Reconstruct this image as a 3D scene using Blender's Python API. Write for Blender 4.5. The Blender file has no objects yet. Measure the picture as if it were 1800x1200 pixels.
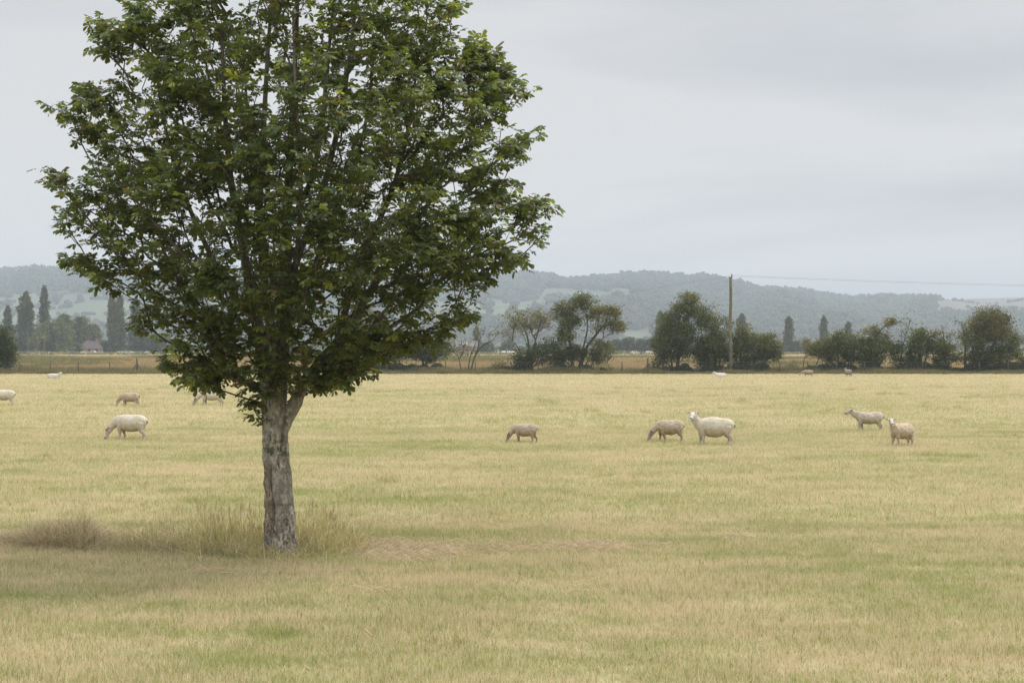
import bpy, bmesh, math, random
import numpy as np
from mathutils import Vector, Matrix, noise as mnoise, kdtree

# ------------------------------------------------------------------ camera, sky, light
sc = bpy.context.scene
F = 2600.0      # focal length in photo pixels (1800 wide)
H = 2.6         # eye height, m
HY = 612.0      # horizon row in the photo
cam = bpy.data.cameras.new("camera"); cam.lens = 36*F/1800; cam.sensor_width = 36
cam.shift_y = (HY-600)/1800; cam.clip_start = 0.1; cam.clip_end = 20000
camo = bpy.data.objects.new("camera", cam); sc.collection.objects.link(camo)
camo.location = (0, 0, H); camo.rotation_euler = (math.pi/2, 0, 0)
sc.camera = camo

SUN_EL, SUN_AZ = math.radians(52), math.radians(60)   # azimuth clockwise from +Y (view direction)
world = bpy.data.worlds.new("World"); sc.world = world; world.use_nodes = True
nt = world.node_tree; nt.nodes.clear()
def wn(t, **k):
    n = nt.nodes.new(t)
    for a, b in k.items(): setattr(n, a, b)
    return n
sky = wn('ShaderNodeTexSky', sky_type='NISHITA', sun_disc=False, sun_elevation=SUN_EL, sun_rotation=SUN_AZ)
bg1 = wn('ShaderNodeBackground'); bg1.inputs[1].default_value = 0.08
nt.links.new(sky.outputs[0], bg1.inputs[0])
tc = wn('ShaderNodeTexCoord')
mp = wn('ShaderNodeMapping'); mp.inputs['Scale'].default_value = (1.3, 1.3, 7.5); mp.inputs['Location'].default_value = (3.1, 1.7, 0.4)
nt.links.new(tc.outputs['Generated'], mp.inputs[0])
nz = wn('ShaderNodeTexNoise'); nz.inputs['Scale'].default_value = 1.15; nz.inputs['Detail'].default_value = 5.5; nz.inputs['Roughness'].default_value = 0.47
nz.inputs['Distortion'].default_value = 0.25
nt.links.new(mp.outputs[0], nz.inputs[0])
cr = wn('ShaderNodeValToRGB')
cr.color_ramp.elements[0].position = 0.40; cr.color_ramp.elements[0].color = (0.505, 0.522, 0.565, 1)
cr.color_ramp.elements[1].position = 0.585; cr.color_ramp.elements[1].color = (0.735, 0.735, 0.74, 1)
nt.links.new(nz.outputs[0], cr.inputs[0])
sx = wn('ShaderNodeSeparateXYZ'); nt.links.new(tc.outputs['Generated'], sx.inputs[0])
mr = wn('ShaderNodeMapRange'); mr.interpolation_type = 'SMOOTHSTEP'
mr.inputs['From Min'].default_value = 0.24; mr.inputs['From Max'].default_value = 0.95
mr.inputs['To Min'].default_value = 1.0; mr.inputs['To Max'].default_value = 3.4
nt.links.new(sx.outputs[2], mr.inputs[0])
bg2 = wn('ShaderNodeBackground')
nt.links.new(cr.outputs[0], bg2.inputs[0]); nt.links.new(mr.outputs[0], bg2.inputs[1])
mx = wn('ShaderNodeMixShader'); mx.inputs[0].default_value = 0.93
nt.links.new(bg1.outputs[0], mx.inputs[1]); nt.links.new(bg2.outputs[0], mx.inputs[2])
wo = wn('ShaderNodeOutputWorld'); nt.links.new(mx.outputs[0], wo.inputs[0])

sun = bpy.data.lights.new("sun", 'SUN'); sun.energy = 2.6; sun.angle = math.radians(16); sun.color = (1.0, 0.95, 0.87)
suno = bpy.data.objects.new("sun", sun); sc.collection.objects.link(suno)
d = Vector((math.sin(SUN_AZ)*math.cos(SUN_EL), math.cos(SUN_AZ)*math.cos(SUN_EL), math.sin(SUN_EL)))
suno.rotation_euler = d.to_track_quat('Z', 'Y').to_euler(); suno.location = d*50

sc.view_settings.view_transform = 'Standard'; sc.view_settings.look = 'None'
sc.view_settings.exposure = 0.0; sc.view_settings.gamma = 1
sc.render.engine = 'CYCLES'
sc.cycles.max_bounces = 7; sc.cycles.diffuse_bounces = 5; sc.cycles.glossy_bounces = 2
sc.cycles.transmission_bounces = 4; sc.cycles.volume_bounces = 1; sc.cycles.transparent_max_bounces = 8
sc.cycles.use_denoising = True
try:
    sc.cycles.denoiser = 'OPENIMAGEDENOISE'; sc.cycles.denoising_prefilter = 'NONE'; sc.cycles.denoising_input_passes = 'RGB_ALBEDO_NORMAL'
except Exception: pass

# ------------------------------------------------------------------ helpers
rng = np.random.default_rng(11)
def at(px, py, Y):                       # point at depth Y seen at photo pixel px,py
    return np.array([(px-900)/F*Y, Y, H+(HY-py)/F*Y])
def gy(py): return F*H/(py-HY)           # ground depth for pixel row
def gnd(px, py):
    Y = gy(py); return np.array([(px-900)/F*Y, Y, 0.0])

def mesh_np(name, V, faces, mat=None, col=None, smooth=False, link=True):
    """faces: list of (n,k) int arrays"""
    me = bpy.data.meshes.new(name)
    V = np.asarray(V, dtype=np.float32)
    faces = [np.asarray(f, dtype=np.int32) for f in (faces if isinstance(faces, list) else [faces]) if len(f)]
    me.vertices.add(len(V)); me.vertices.foreach_set('co', V.ravel())
    tot = np.concatenate([np.full(len(f), f.shape[1], dtype=np.int32) for f in faces])
    idx = np.concatenate([f.ravel() for f in faces])
    me.loops.add(len(idx)); me.loops.foreach_set('vertex_index', idx)
    me.polygons.add(len(tot))
    me.polygons.foreach_set('loop_start', np.concatenate([[0], np.cumsum(tot)[:-1]]).astype(np.int32))
    me.polygons.foreach_set('loop_total', tot)
    me.polygons.foreach_set('use_smooth', np.full(len(tot), smooth))
    if col is not None:
        a = me.color_attributes.new('col', 'FLOAT_COLOR', 'POINT')
        c = np.ones((len(V), 4), dtype=np.float32); c[:, :3] = col
        a.data.foreach_set('color', c.ravel())
    me.update(calc_edges=True)
    if mat: me.materials.append(mat)
    ob = bpy.data.objects.new(name, me)
    if link: sc.collection.objects.link(ob)
    return ob
def tag(o, label=None, cat=None, group=None, kind=None):
    if label: o['label'] = label
    if cat: o['category'] = cat
    if group: o['group'] = group
    if kind: o['kind'] = kind
    return o
def empty(name, loc, rz=0):
    o = bpy.data.objects.new(name, None); sc.collection.objects.link(o)
    o.location = loc; o.rotation_euler = (0, 0, rz); o.empty_display_size = 0.3
    return o
def under(child, parent):
    """child mesh was built in world coordinates; keep it there"""
    child.parent = parent
    bpy.context.view_layer.update()
    child.matrix_parent_inverse = parent.matrix_world.inverted()
    return child

class Soup:
    def __init__(s): s.V = []; s.F = {3: [], 4: []}; s.C = []; s.n = 0
    def add(s, V, Fs, col=(0.5, 0.5, 0.5)):
        V = np.asarray(V, float)
        for f in (Fs if isinstance(Fs, list) else [Fs]):
            f = np.asarray(f, int)
            if len(f): s.F[f.shape[1]].append(f+s.n)
        s.V.append(V); c = np.empty((len(V), 3)); c[:] = col; s.C.append(c); s.n += len(V)
    def obj(s, name, mat=None, smooth=False, link=True):
        fs = [np.concatenate(v) for v in s.F.values() if v]
        return mesh_np(name, np.concatenate(s.V), fs, mat, np.concatenate(s.C), smooth, link)
    def box(s, x0, x1, y0, y1, z0, z1, col=(0.5, 0.5, 0.5)):
        V = [(x, y, z) for z in (z0, z1) for (x, y) in ((x0, y0), (x1, y0), (x1, y1), (x0, y1))]
        s.add(V, [[(0, 3, 2, 1), (4, 5, 6, 7), (0, 1, 5, 4), (1, 2, 6, 5), (2, 3, 7, 6), (3, 0, 4, 7)]], col)
    def tube(s, P, R, n=8, col=(0.5, 0.5, 0.5), cap=True, R2=None, side=None):
        """loft of elliptical rings; R along 'side' axis, R2 along the other"""
        P = np.asarray(P, float); R = np.broadcast_to(np.asarray(R, float), (len(P),))
        R2 = R if R2 is None else np.broadcast_to(np.asarray(R2, float), (len(P),))
        T = np.gradient(P, axis=0); T /= np.linalg.norm(T, axis=1)[:, None]+1e-9
        if side is None:
            ref = np.array([0.0, 0, 1]) if abs(T[:, 2].mean()) < 0.8 else np.array([1.0, 0, 0])
            A = np.cross(T, ref)
        else:
            A = np.asarray(side, float)[None, :] - (T@np.asarray(side, float))[:, None]*T
        A /= np.linalg.norm(A, axis=1)[:, None]+1e-9
        B = np.cross(T, A)
        th = np.linspace(0, 2*np.pi, n, endpoint=False)
        V = P[:, None, :] + R[:, None, None]*A[:, None, :]*np.cos(th)[None, :, None] + R2[:, None, None]*B[:, None, :]*np.sin(th)[None, :, None]
        m = len(P); i = np.arange(m-1)[:, None]*n; j = np.arange(n)[None, :]; k = (j+1) % n
        Fq = np.stack([i+j, i+k, i+n+k, i+n+j], -1).reshape(-1, 4)
        V = V.reshape(-1, 3); fs = [Fq]
        if cap:
            V = np.concatenate([V, P[:1], P[-1:]]); a = len(V)-2
            jj = np.arange(n); kk = (jj+1) % n
            fs.append(np.concatenate([np.stack([kk, jj, np.full(n, a)], -1), np.stack([(m-1)*n+jj, (m-1)*n+kk, np.full(n, a+1)], -1)]))
        s.add(V, fs, col)

# ------------------------------------------------------------------ materials
def newmat(name):
    m = bpy.data.materials.new(name); m.use_nodes = True
    n = m.node_tree; b = n.nodes['Principled BSDF']
    b.inputs['Roughness'].default_value = 0.8; b.inputs['Specular IOR Level'].default_value = 0.25
    return m, n, b
def N(nt, t, **k):
    n = nt.nodes.new(t)
    for a, b in k.items():
        if a in n.inputs.keys() if hasattr(n.inputs, 'keys') else False: n.inputs[a].default_value = b
        else: setattr(n, a, b)
    return n
def noise_node(nt, scale, detail=3, rough=0.5, vec=None, stretch=None, dist=0):
    n = nt.nodes.new('ShaderNodeTexNoise'); n.inputs['Scale'].default_value = scale
    n.inputs['Detail'].default_value = detail; n.inputs['Roughness'].default_value = rough; n.inputs['Distortion'].default_value = dist
    if vec is not None:
        if stretch:
            m = nt.nodes.new('ShaderNodeMapping'); m.inputs['Scale'].default_value = stretch
            nt.links.new(vec, m.inputs[0]); vec = m.outputs[0]
        nt.links.new(vec, n.inputs[0])
    return n.outputs[0]
def ramp(nt, fac, stops):
    r = nt.nodes.new('ShaderNodeValToRGB'); e = r.color_ramp.elements
    while len(e) < len(stops): e.new(0.5)
    for el, (p, c) in zip(e, stops): el.position = p; el.color = (*c, 1) if len(c) == 3 else c
    nt.links.new(fac, r.inputs[0]); return r.outputs[0]
def mth(nt, op, a, b=None, c=None, clamp=False):
    m = nt.nodes.new('ShaderNodeMath'); m.operation = op; m.use_clamp = clamp
    for i, v in enumerate((a, b, c)):
        if v is None: continue
        if isinstance(v, (int, float)): m.inputs[i].default_value = v
        else: nt.links.new(v, m.inputs[i])
    return m.outputs[0]
def mixc(nt, fac, a, b, blend='MIX'):
    m = nt.nodes.new('ShaderNodeMix'); m.data_type = 'RGBA'; m.blend_type = blend
    for s, v in ((m.inputs[0], fac), (m.inputs[6], a), (m.inputs[7], b)):
        if isinstance(v, (int, float)): s.default_value = v
        elif isinstance(v, tuple): s.default_value = (*v, 1)
        else: nt.links.new(v, s)
    return m.outputs[2]
def attr(nt, name):
    a = nt.nodes.new('ShaderNodeAttribute'); a.attribute_name = name; return a.outputs['Color']
def bump(nt, b, h, strength=0.5, dist=0.02):
    m = nt.nodes.new('ShaderNodeBump'); m.inputs['Strength'].default_value = strength; m.inputs['Distance'].default_value = dist
    nt.links.new(h, m.inputs['Height']); nt.links.new(m.outputs[0], b.inputs['Normal'])

def plain(name, color, rough=0.7, var=0.15, scale=6):
    m, n, b = newmat(name); b.inputs['Roughness'].default_value = rough
    g = N(n, 'ShaderNodeNewGeometry')
    f = noise_node(n, scale, 4, 0.6, g.outputs['Position'])
    c = ramp(n, f, [(0.3, tuple(v*(1-var) for v in color)), (0.7, tuple(min(1, v*(1+var)) for v in color))])
    n.links.new(c, b.inputs['Base Color']); return m

def foliage_mat(name, transl=0.35, rough=0.55, tcol=(1.25, 1.25, 0.5), spec=0.25):
    m, n, b = newmat(name); b.inputs['Roughness'].default_value = rough; b.inputs['Specular IOR Level'].default_value = spec
    c = attr(n, 'col'); n.links.new(c, b.inputs['Base Color'])
    t = N(n, 'ShaderNodeBsdfTranslucent'); c2 = mixc(n, 1.0, c, tcol, 'MULTIPLY'); n.links.new(c2, t.inputs[0])
    mxs = N(n, 'ShaderNodeMixShader'); mxs.inputs[0].default_value = transl
    n.links.new(b.outputs[0], mxs.inputs[1]); n.links.new(t.outputs[0], mxs.inputs[2])
    n.links.new(mxs.outputs[0], n.nodes['Material Output'].inputs[0]); return m
M_leaf = foliage_mat('chestnut leaf', 0.45, 0.42, (1.5, 1.45, 0.55), 0.45)
M_fol = foliage_mat('hedge foliage', 0.3, 0.65, (1.2, 1.2, 0.6), 0.15)
M_dry = foliage_mat('dry grass', 0.35, 0.7, (1.1, 1.05, 0.8), 0.1)

# field colour: shared node group giving how straw-like (0 green .. 1 straw) a spot is
def field_patch(n):
    g = N(n, 'ShaderNodeNewGeometry'); P = g.outputs['Position']
    a = noise_node(n, 1.0, 4, 0.55, P, (0.10, 0.22, 0))
    b = noise_node(n, 1.0, 4, 0.62, P, (0.35, 0.95, 0))
    c = noise_node(n, 1.0, 3, 0.65, P, (1.6, 3.0, 0))
    s = mth(n, 'ADD', mth(n, 'MULTIPLY', a, 0.6), mth(n, 'ADD', mth(n, 'MULTIPLY', b, 0.8), mth(n, 'MULTIPLY', c, 0.6)))
    # mowing swaths running across the view, and the far side of the field is drier
    sp = N(n, 'ShaderNodeSeparateXYZ'); n.links.new(P, sp.inputs[0])
    far = N(n, 'ShaderNodeMapRange'); far.inputs['From Min'].default_value = 45; far.inputs['From Max'].default_value = 120
    far.inputs['To Min'].default_value = 0; far.inputs['To Max'].default_value = 0.10
    n.links.new(sp.outputs[1], far.inputs[0])
    s = mth(n, 'ADD', s, far.outputs[0])
    mr_ = N(n, 'ShaderNodeMapRange'); mr_.inputs['From Min'].default_value = 0.76; mr_.inputs['From Max'].default_value = 1.24
    n.links.new(s, mr_.inputs[0]); return mr_.outputs[0], P
STRAW = (0.72, 0.60, 0.385); GREEN = (0.345, 0.39, 0.10)
def make_field_mats():
    # soil/thatch sheet
    m, n, b = newmat('field turf'); b.inputs['Roughness'].default_value = 0.95
    p, P = field_patch(n)
    fine = noise_node(n, 1.0, 4, 0.7, P, (16, 16, 0))
    k = mth(n, 'ADD', p, mth(n, 'MULTIPLY', mth(n, 'SUBTRACT', fine, 0.5), 1.0), clamp=True)
    c = mixc(n, k, (0.26, 0.275, 0.105), (0.46, 0.395, 0.255))
    sp = N(n, 'ShaderNodeSeparateXYZ'); n.links.new(P, sp.inputs[0])
    nearf = N(n, 'ShaderNodeMapRange'); nearf.inputs['From Min'].default_value = 15; nearf.inputs['From Max'].default_value = 70
    nearf.inputs['To Min'].default_value = 1.0; nearf.inputs['To Max'].default_value = 1.0; n.links.new(sp.outputs[1], nearf.inputs[0])
    v = N(n, 'ShaderNodeCombineXYZ')
    for i in range(3): n.links.new(nearf.outputs[0], v.inputs[i])
    c = mixc(n, 1.0, c, v.outputs[0], 'MULTIPLY')
    n.links.new(c, b.inputs['Base Color']); bump(n, b, fine, 0.5, 0.03)
    # blades
    m2, n2, b2 = newmat('field blades'); b2.inputs['Roughness'].default_value = 0.6; b2.inputs['Specular IOR Level'].default_value = 0.2
    p2, _ = field_patch(n2)
    r = attr(n2, 'col'); s = N(n2, 'ShaderNodeSeparateColor'); n2.links.new(r, s.inputs[0])
    k = mth(n2, 'ADD', mth(n2, 'MULTIPLY', mth(n2, 'SUBTRACT', p2, s.outputs[0]), 3.2), 0.62, clamp=True)
    c = mixc(n2, k, GREEN, STRAW)
    c = mixc(n2, mth(n2, 'MULTIPLY', s.outputs[1], 0.5), c, (0.76, 0.68, 0.50))
    c = mixc(n2, mth(n2, 'MULTIPLY', mth(n2, 'GREATER_THAN', s.outputs[0], 0.86), 0.6), c, (0.22, 0.21, 0.08))
    n2.links.new(c, b2.inputs['Base Color'])
    t = N(n2, 'ShaderNodeBsdfTranslucent'); n2.links.new(c, t.inputs[0])
    mxs = N(n2, 'ShaderNodeMixShader'); mxs.inputs[0].default_value = 0.35
    n2.links.new(b2.outputs[0], mxs.inputs[1]); n2.links.new(t.outputs[0], mxs.inputs[2])
    n2.links.new(mxs.outputs[0], n2.nodes['Material Output'].inputs[0])
    return m, m2
M_turf, M_blade = make_field_mats()

def make_bark(name, base, dark, moss=0.0, sc_=1.0):
    m, n, b = newmat(name); b.inputs['Roughness'].default_value = 0.9
    g = N(n, 'ShaderNodeNewGeometry'); P = g.outputs['Position']
    f1 = noise_node(n, 1.0, 5, 0.65, P, (38*sc_, 38*sc_, 11*sc_), 0.4)
    f2 = noise_node(n, 1.0, 4, 0.6, P, (9*sc_, 9*sc_, 5*sc_), 0.6)
    f3 = noise_node(n, 1.0, 4, 0.6, P, (5*sc_, 5*sc_, 42*sc_), 0.3)
    c = ramp(n, f1, [(0.36, dark), (0.47, base), (0.66, tuple(v*1.45 for v in base))])
    c = mixc(n, mth(n, 'MULTIPLY', mth(n, 'SUBTRACT', f2, 0.44, clamp=True), 7.0, clamp=True), tuple(v*0.62 for v in base), c)
    f6 = noise_node(n, 1.0, 4, 0.7, P, (16*sc_, 16*sc_, 13*sc_), 0.5)
    c = mixc(n, mth(n, 'MULTIPLY', mth(n, 'SUBTRACT', f6, 0.55, clamp=True), 5.0, clamp=True), c, tuple(min(1, v*1.75) for v in base))
    lines = mth(n, 'MULTIPLY', mth(n, 'SUBTRACT', 0.40, f3, clamp=True), 6.0, clamp=True)
    c = mixc(n, mth(n, 'MULTIPLY', lines, 0.6), c, dark)
    if moss:
        f4 = noise_node(n, 1.0, 5, 0.7, P, (9, 9, 7), 0.3)
        k = mth(n, 'MULTIPLY', mth(n, 'SUBTRACT', f4, 0.56, clamp=True), 7.0, clamp=True)
        c = mixc(n, mth(n, 'MULTIPLY', k, moss), c, (0.085, 0.085, 0.03))
    tint = attr(n, 'col'); c = mixc(n, 1.0, c, tint, 'MULTIPLY')
    n.links.new(c, b.inputs['Base Color']); bump(n, b, mth(n, 'ADD', f1, mth(n, 'MULTIPLY', f3, 0.5)), 0.7, 0.012); return m
M_bark = make_bark('chestnut bark', (0.36, 0.325, 0.27), (0.06, 0.052, 0.042), 0.85)
M_bark2 = make_bark('hedge bark', (0.10, 0.09, 0.07), (0.035, 0.03, 0.025), 0, 0.3)
WHITE3 = (1, 1, 1)

# ------------------------------------------------------------------ scattering (used only for grass and far woods)
proto_i = [0]
def scatter(name, variants, P, rot, scl, idx, kind='stuff'):
    coll = bpy.data.collections.new(name+' pieces'); proto_i[0] += 1
    for v in variants: coll.objects.link(v)
    me = bpy.data.meshes.new(name); me.vertices.add(len(P)); me.vertices.foreach_set('co', np.asarray(P, np.float32).ravel())
    a = me.attributes.new('rot', 'FLOAT_VECTOR', 'POINT'); a.data.foreach_set('vector', np.asarray(rot, np.float32).ravel())
    a = me.attributes.new('scl', 'FLOAT_VECTOR', 'POINT'); a.data.foreach_set('vector', np.asarray(scl, np.float32).ravel())
    a = me.attributes.new('idx', 'INT', 'POINT'); a.data.foreach_set('value', np.asarray(idx, np.int32))
    ob = bpy.data.objects.new(name, me); sc.collection.objects.link(ob)
    g = bpy.data.node_groups.new(name+' scatter', 'GeometryNodeTree')
    g.interface.new_socket('Geometry', in_out='INPUT', socket_type='NodeSocketGeometry')
    g.interface.new_socket('Geometry', in_out='OUTPUT', socket_type='NodeSocketGeometry')
    gi = g.nodes.new('NodeGroupInput'); go = g.nodes.new('NodeGroupOutput')
    iop = g.nodes.new('GeometryNodeInstanceOnPoints')
    ci = g.nodes.new('GeometryNodeCollectionInfo'); ci.inputs[0].default_value = coll
    ci.inputs['Separate Children'].default_value = True; ci.inputs['Reset Children'].default_value = True
    def na(nm, ty):
        q = g.nodes.new('GeometryNodeInputNamedAttribute'); q.data_type = ty; q.inputs[0].default_value = nm; return q.outputs[0]
    e2r = g.nodes.new('FunctionNodeEulerToRotation')
    g.links.new(na('rot', 'FLOAT_VECTOR'), e2r.inputs[0]); g.links.new(e2r.outputs[0], iop.inputs['Rotation'])
    g.links.new(na('scl', 'FLOAT_VECTOR'), iop.inputs['Scale'])
    iop.inputs['Pick Instance'].default_value = True
    g.links.new(na('idx', 'INT'), iop.inputs['Instance Index'])
    g.links.new(gi.outputs[0], iop.inputs['Points']); g.links.new(ci.outputs[0], iop.inputs['Instance'])
    g.links.new(iop.outputs[0], go.inputs[0])
    md = ob.modifiers.new('scatter', 'NODES'); md.node_group = g
    tag(ob, kind=kind); return ob

def blades(n, R, h0, h1, w, lean, segs=3, seed=0, colf=None, curl=0.5, seedhead=0.0):
    """a tuft of n grass blades rooted in radius R"""
    r = np.random.default_rng(seed); s = Soup()
    a = r.uniform(0, 2*np.pi, n); q = R*np.sqrt(r.uniform(0, 1, n))
    base = np.stack([q*np.cos(a), q*np.sin(a), np.full(n, -0.01)], 1)
    h = r.uniform(h0, h1, n); la = r.uniform(0, 2*np.pi, n); ln = np.abs(r.normal(0, lean, n))
    fa = r.uniform(0, np.pi, n)
    side = np.stack([np.cos(fa), np.sin(fa), np.zeros(n)], 1)
    ld = np.stack([np.cos(la), np.sin(la), np.zeros(n)], 1)
    V = []
    for i in range(segs+1):
        t = i/segs; bend = ln*h*(t*(1-curl)+curl*t*t*1.6)
        c = base+ld*bend[:, None]+np.array([0, 0, 1])*(h*(t-0.25*np.minimum(ln, 1.2)*t*t))[:, None]
        if i == segs: V.append(c)
        else:
            ww = w*(1-0.55*t)*r.uniform(0.7, 1.3, n) if i == 0 else w*(1-0.6*t)
            ww = np.broadcast_to(ww, (n,))
            V += [c-side*ww[:, None]/2, c+side*ww[:, None]/2]
    V = np.stack(V, 1); k = V.shape[1]; o = (np.arange(n)*k)[:, None]
    q4 = np.concatenate([o+np.array([[2*i, 2*i+1, 2*i+3, 2*i+2]]) for i in range(segs-1)])
    t3 = o+np.array([[2*(segs-1), 2*(segs-1)+1, 2*segs]])
    if colf is None: col = np.stack([r.uniform(0, 1, n), r.uniform(0, 1, n)**2, np.zeros(n)], 1)
    else: col = colf(r, n)
    s.add(V.reshape(-1, 3), [q4, t3], np.repeat(col, k, axis=0))
    if seedhead:
        m = np.nonzero(r.uniform(0, 1, n) < seedhead)[0]
        for i in m:
            tip = V[i, -1]; p0 = tip-np.array([0, 0, 0.09])
            s.tube([p0, p0*0.4+tip*0.6, tip+np.array([0, 0, 0.02])], [w*0.4, w*1.1, w*0.2], 4, (0.52, 0.44, 0.27), cap=False)
    return s

# ------------------------------------------------------------------ ground
def grid_sheet(name, xs, ys, z, mat, col=None):
    X, Y = np.meshgrid(xs, ys); V = np.stack([X, Y, z+0*X], -1).reshape(-1, 3)
    a, b = X.shape; i = np.arange(a-1)[:, None]*b; j = np.arange(b-1)[None]
    Fq = np.stack([i+j, i+j+1, i+b+j+1, i+b+j], -1).reshape(-1, 4)
    return mesh_np(name, V, Fq, mat, col)
EDGE = 146.0     # far edge of the grazed field
D = 150.0        # line of the hedge trees
# rough ground beyond, reaching under the hills
def make_meadow_mat():
    m, n, b = newmat('rough meadow'); b.inputs['Roughness'].default_value = 0.95
    g = N(n, 'ShaderNodeNewGeometry'); P = g.outputs['Position']
    f1 = noise_node(n, 1.0, 5, 0.65, P, (0.05, 0.012, 0)); f2 = noise_node(n, 1.0, 4, 0.7, P, (0.6, 0.35, 0))
    s = mth(n, 'ADD', mth(n, 'MULTIPLY', f1, 0.8), mth(n, 'MULTIPLY', f2, 0.35))
    c = ramp(n, s, [(0.44, (0.17, 0.175, 0.07)), (0.56, (0.34, 0.27, 0.13)), (0.66, (0.42, 0.30, 0.16))])
    n.links.new(c, b.inputs['Base Color']); return m
M_meadow = make_meadow_mat()
gr = grid_sheet('ground', np.linspace(-3300, 3300, 12), np.linspace(-180, 3600, 12), -0.02, M_meadow); tag(gr, kind='structure')
fld = grid_sheet('field', np.linspace(-150, 150, 10), np.linspace(-40, EDGE, 12), 0.0, M_turf); tag(fld, kind='structure')

# ------------------------------------------------------------------ hills
ridge_px = np.array([-1600, -400, 0, 60, 170, 300, 500, 700, 860, 935, 1005, 1060, 1130, 1200, 1255, 1290, 1330, 1400, 1450, 1500, 1560, 1640, 1700, 1800, 2100, 3400], float)
ridge_y = np.array([500, 488, 482, 479, 484, 486, 486, 490, 489, 486, 499, 491, 488, 492, 493, 503, 511, 517, 524, 530, 529, 527, 525, 522, 520, 525], float)
HYR = 3300.0
def hill_z(u, Y):
    R = (HY-np.interp(u, ridge_px, ridge_y))/F*HYR+H
    t = np.clip((Y-1500)/(HYR-1500), 0, 1.0)
    s = t*t*(3-2*t)*0.55+0.45*t**1.2
    back = np.clip((Y-HYR)/900, 0, 1)
    und = (np.sin(u*0.021+Y*0.004)+0.6*np.sin(u*0.047-Y*0.0031+1.3))*7*np.clip(t*(1-t)*4, 0, 1)
    return -0.6+R*s*(1-0.25*back)+und
def vpix(u, Y): return HY-F*(hill_z(u, Y)-H)/Y
def hill_field(u, v):
    """1 where open fields show, 0 where woodland"""
    w = 7*np.sin(u*0.05)+4*np.sin(u*0.13+2); f = np.zeros_like(u)
    def blk(u0, u1, v0, v1):
        return ((u > u0+w) & (u < u1+w) & (v > v0+w*0.35) & (v < v1+w*0.35)).astype(float)
    f = np.maximum(f, blk(-900, 290, 514, 578)); f = np.maximum(f, blk(330, 560, 520, 560))
    f = np.maximum(f, blk(700, 965, 527, 566)); f = np.maximum(f, blk(950, 1115, 509, 528))
    f = np.maximum(f, blk(1100, 1165, 582, 606)); f = np.maximum(f, blk(1530, 1585, 533, 540))
    f = np.maximum(f, ((u > 1640+w*0.5) & (v < 552)).astype(float)); f = np.maximum(f, blk(1150, 1300, 556, 566))
    return f
us = np.arange(-1500, 3301, 10.0); ys = np.concatenate([np.linspace(1500, 3300, 70), np.linspace(3330, 3600, 6)])
U, YY = np.meshgrid(us, ys); Z = hill_z(U, YY)
V = np.stack([(U-900)/F*YY, YY, Z], -1).reshape(-1, 3)
fm = hill_field(U.ravel(), vpix(U, YY).ravel())
r1 = np.sin(U*0.017+np.floor(vpix(U, YY)/13)*2.1).ravel()
colr = np.where(fm[:, None] > 0.5, np.where(r1[:, None] > -0.1, [[0.088, 0.115, 0.058]], [[0.088, 0.10, 0.064]]), [[0.05, 0.07, 0.03]])
right = (U.ravel() > 1640) & (fm > 0.5); colr[right] = [0.125, 0.11, 0.08]
a_, b_ = U.shape; i = np.arange(a_-1)[:, None]*b_; j = np.arange(b_-1)[None]
m_h, n_h, b_h = newmat('hillside'); b_h.inputs['Roughness'].default_value = 1
n_h.links.new(attr(n_h, 'col'), b_h.inputs['Base Color'])
hl = mesh_np('hills', V, np.stack([i+j, i+j+1, i+b_+j+1, i+b_+j], -1).reshape(-1, 4), m_h, colr, True); tag(hl, kind='structure')

def blob_tree(seed, flat=0.85):
    bm = bmesh.new(); bmesh.ops.create_icosphere(bm, subdivisions=3, radius=1.0)
    o = Vector((seed*7.1, seed*3.3, 0))
    for v in bm.verts:
        k = 0.72+0.55*mnoise.fractal(v.co*1.7+o, 0.9, 2.1, 3)+0.18*mnoise.noise(v.co*6+o)
        v.co = v.co*k; v.co.z = v.co.z*flat+0.7
    me = bpy.data.meshes.new('crown'); bm.to_mesh(me); bm.free()
    a = me.color_attributes.new('col', 'FLOAT_COLOR', 'POINT'); r = random.Random(seed)
    g = r.uniform(0.8, 1.25); base = (0.052*g*r.uniform(0.9, 1.3), 0.078*g, 0.032*g)
    for i, v in enumerate(me.vertices):
        q = 1+0.35*mnoise.noise(v.co*5+o); a.data[i].color = (base[0]*q, base[1]*q, base[2]*q, 1)
    me.materials.append(M_fol); ob = bpy.data.objects.new('crown', me); return ob
wood_vars = [blob_tree(s) for s in range(7)]
r = np.random.default_rng(5)
n = 60000; u = r.uniform(-500, 2300, n); Yw = 1550+(1760)*np.sqrt(r.uniform(0, 1, n)); v = vpix(u, Yw)
keep = ((hill_field(u, v) < 0.5) & (r.uniform(0, 1, n) < 0.42)) | (r.uniform(0, 1, n) < (0.012+0.10*(np.sin(u*.11+v*.35) > .95))*(u < 1600))
u, Yw = u[keep], Yw[keep]
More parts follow.
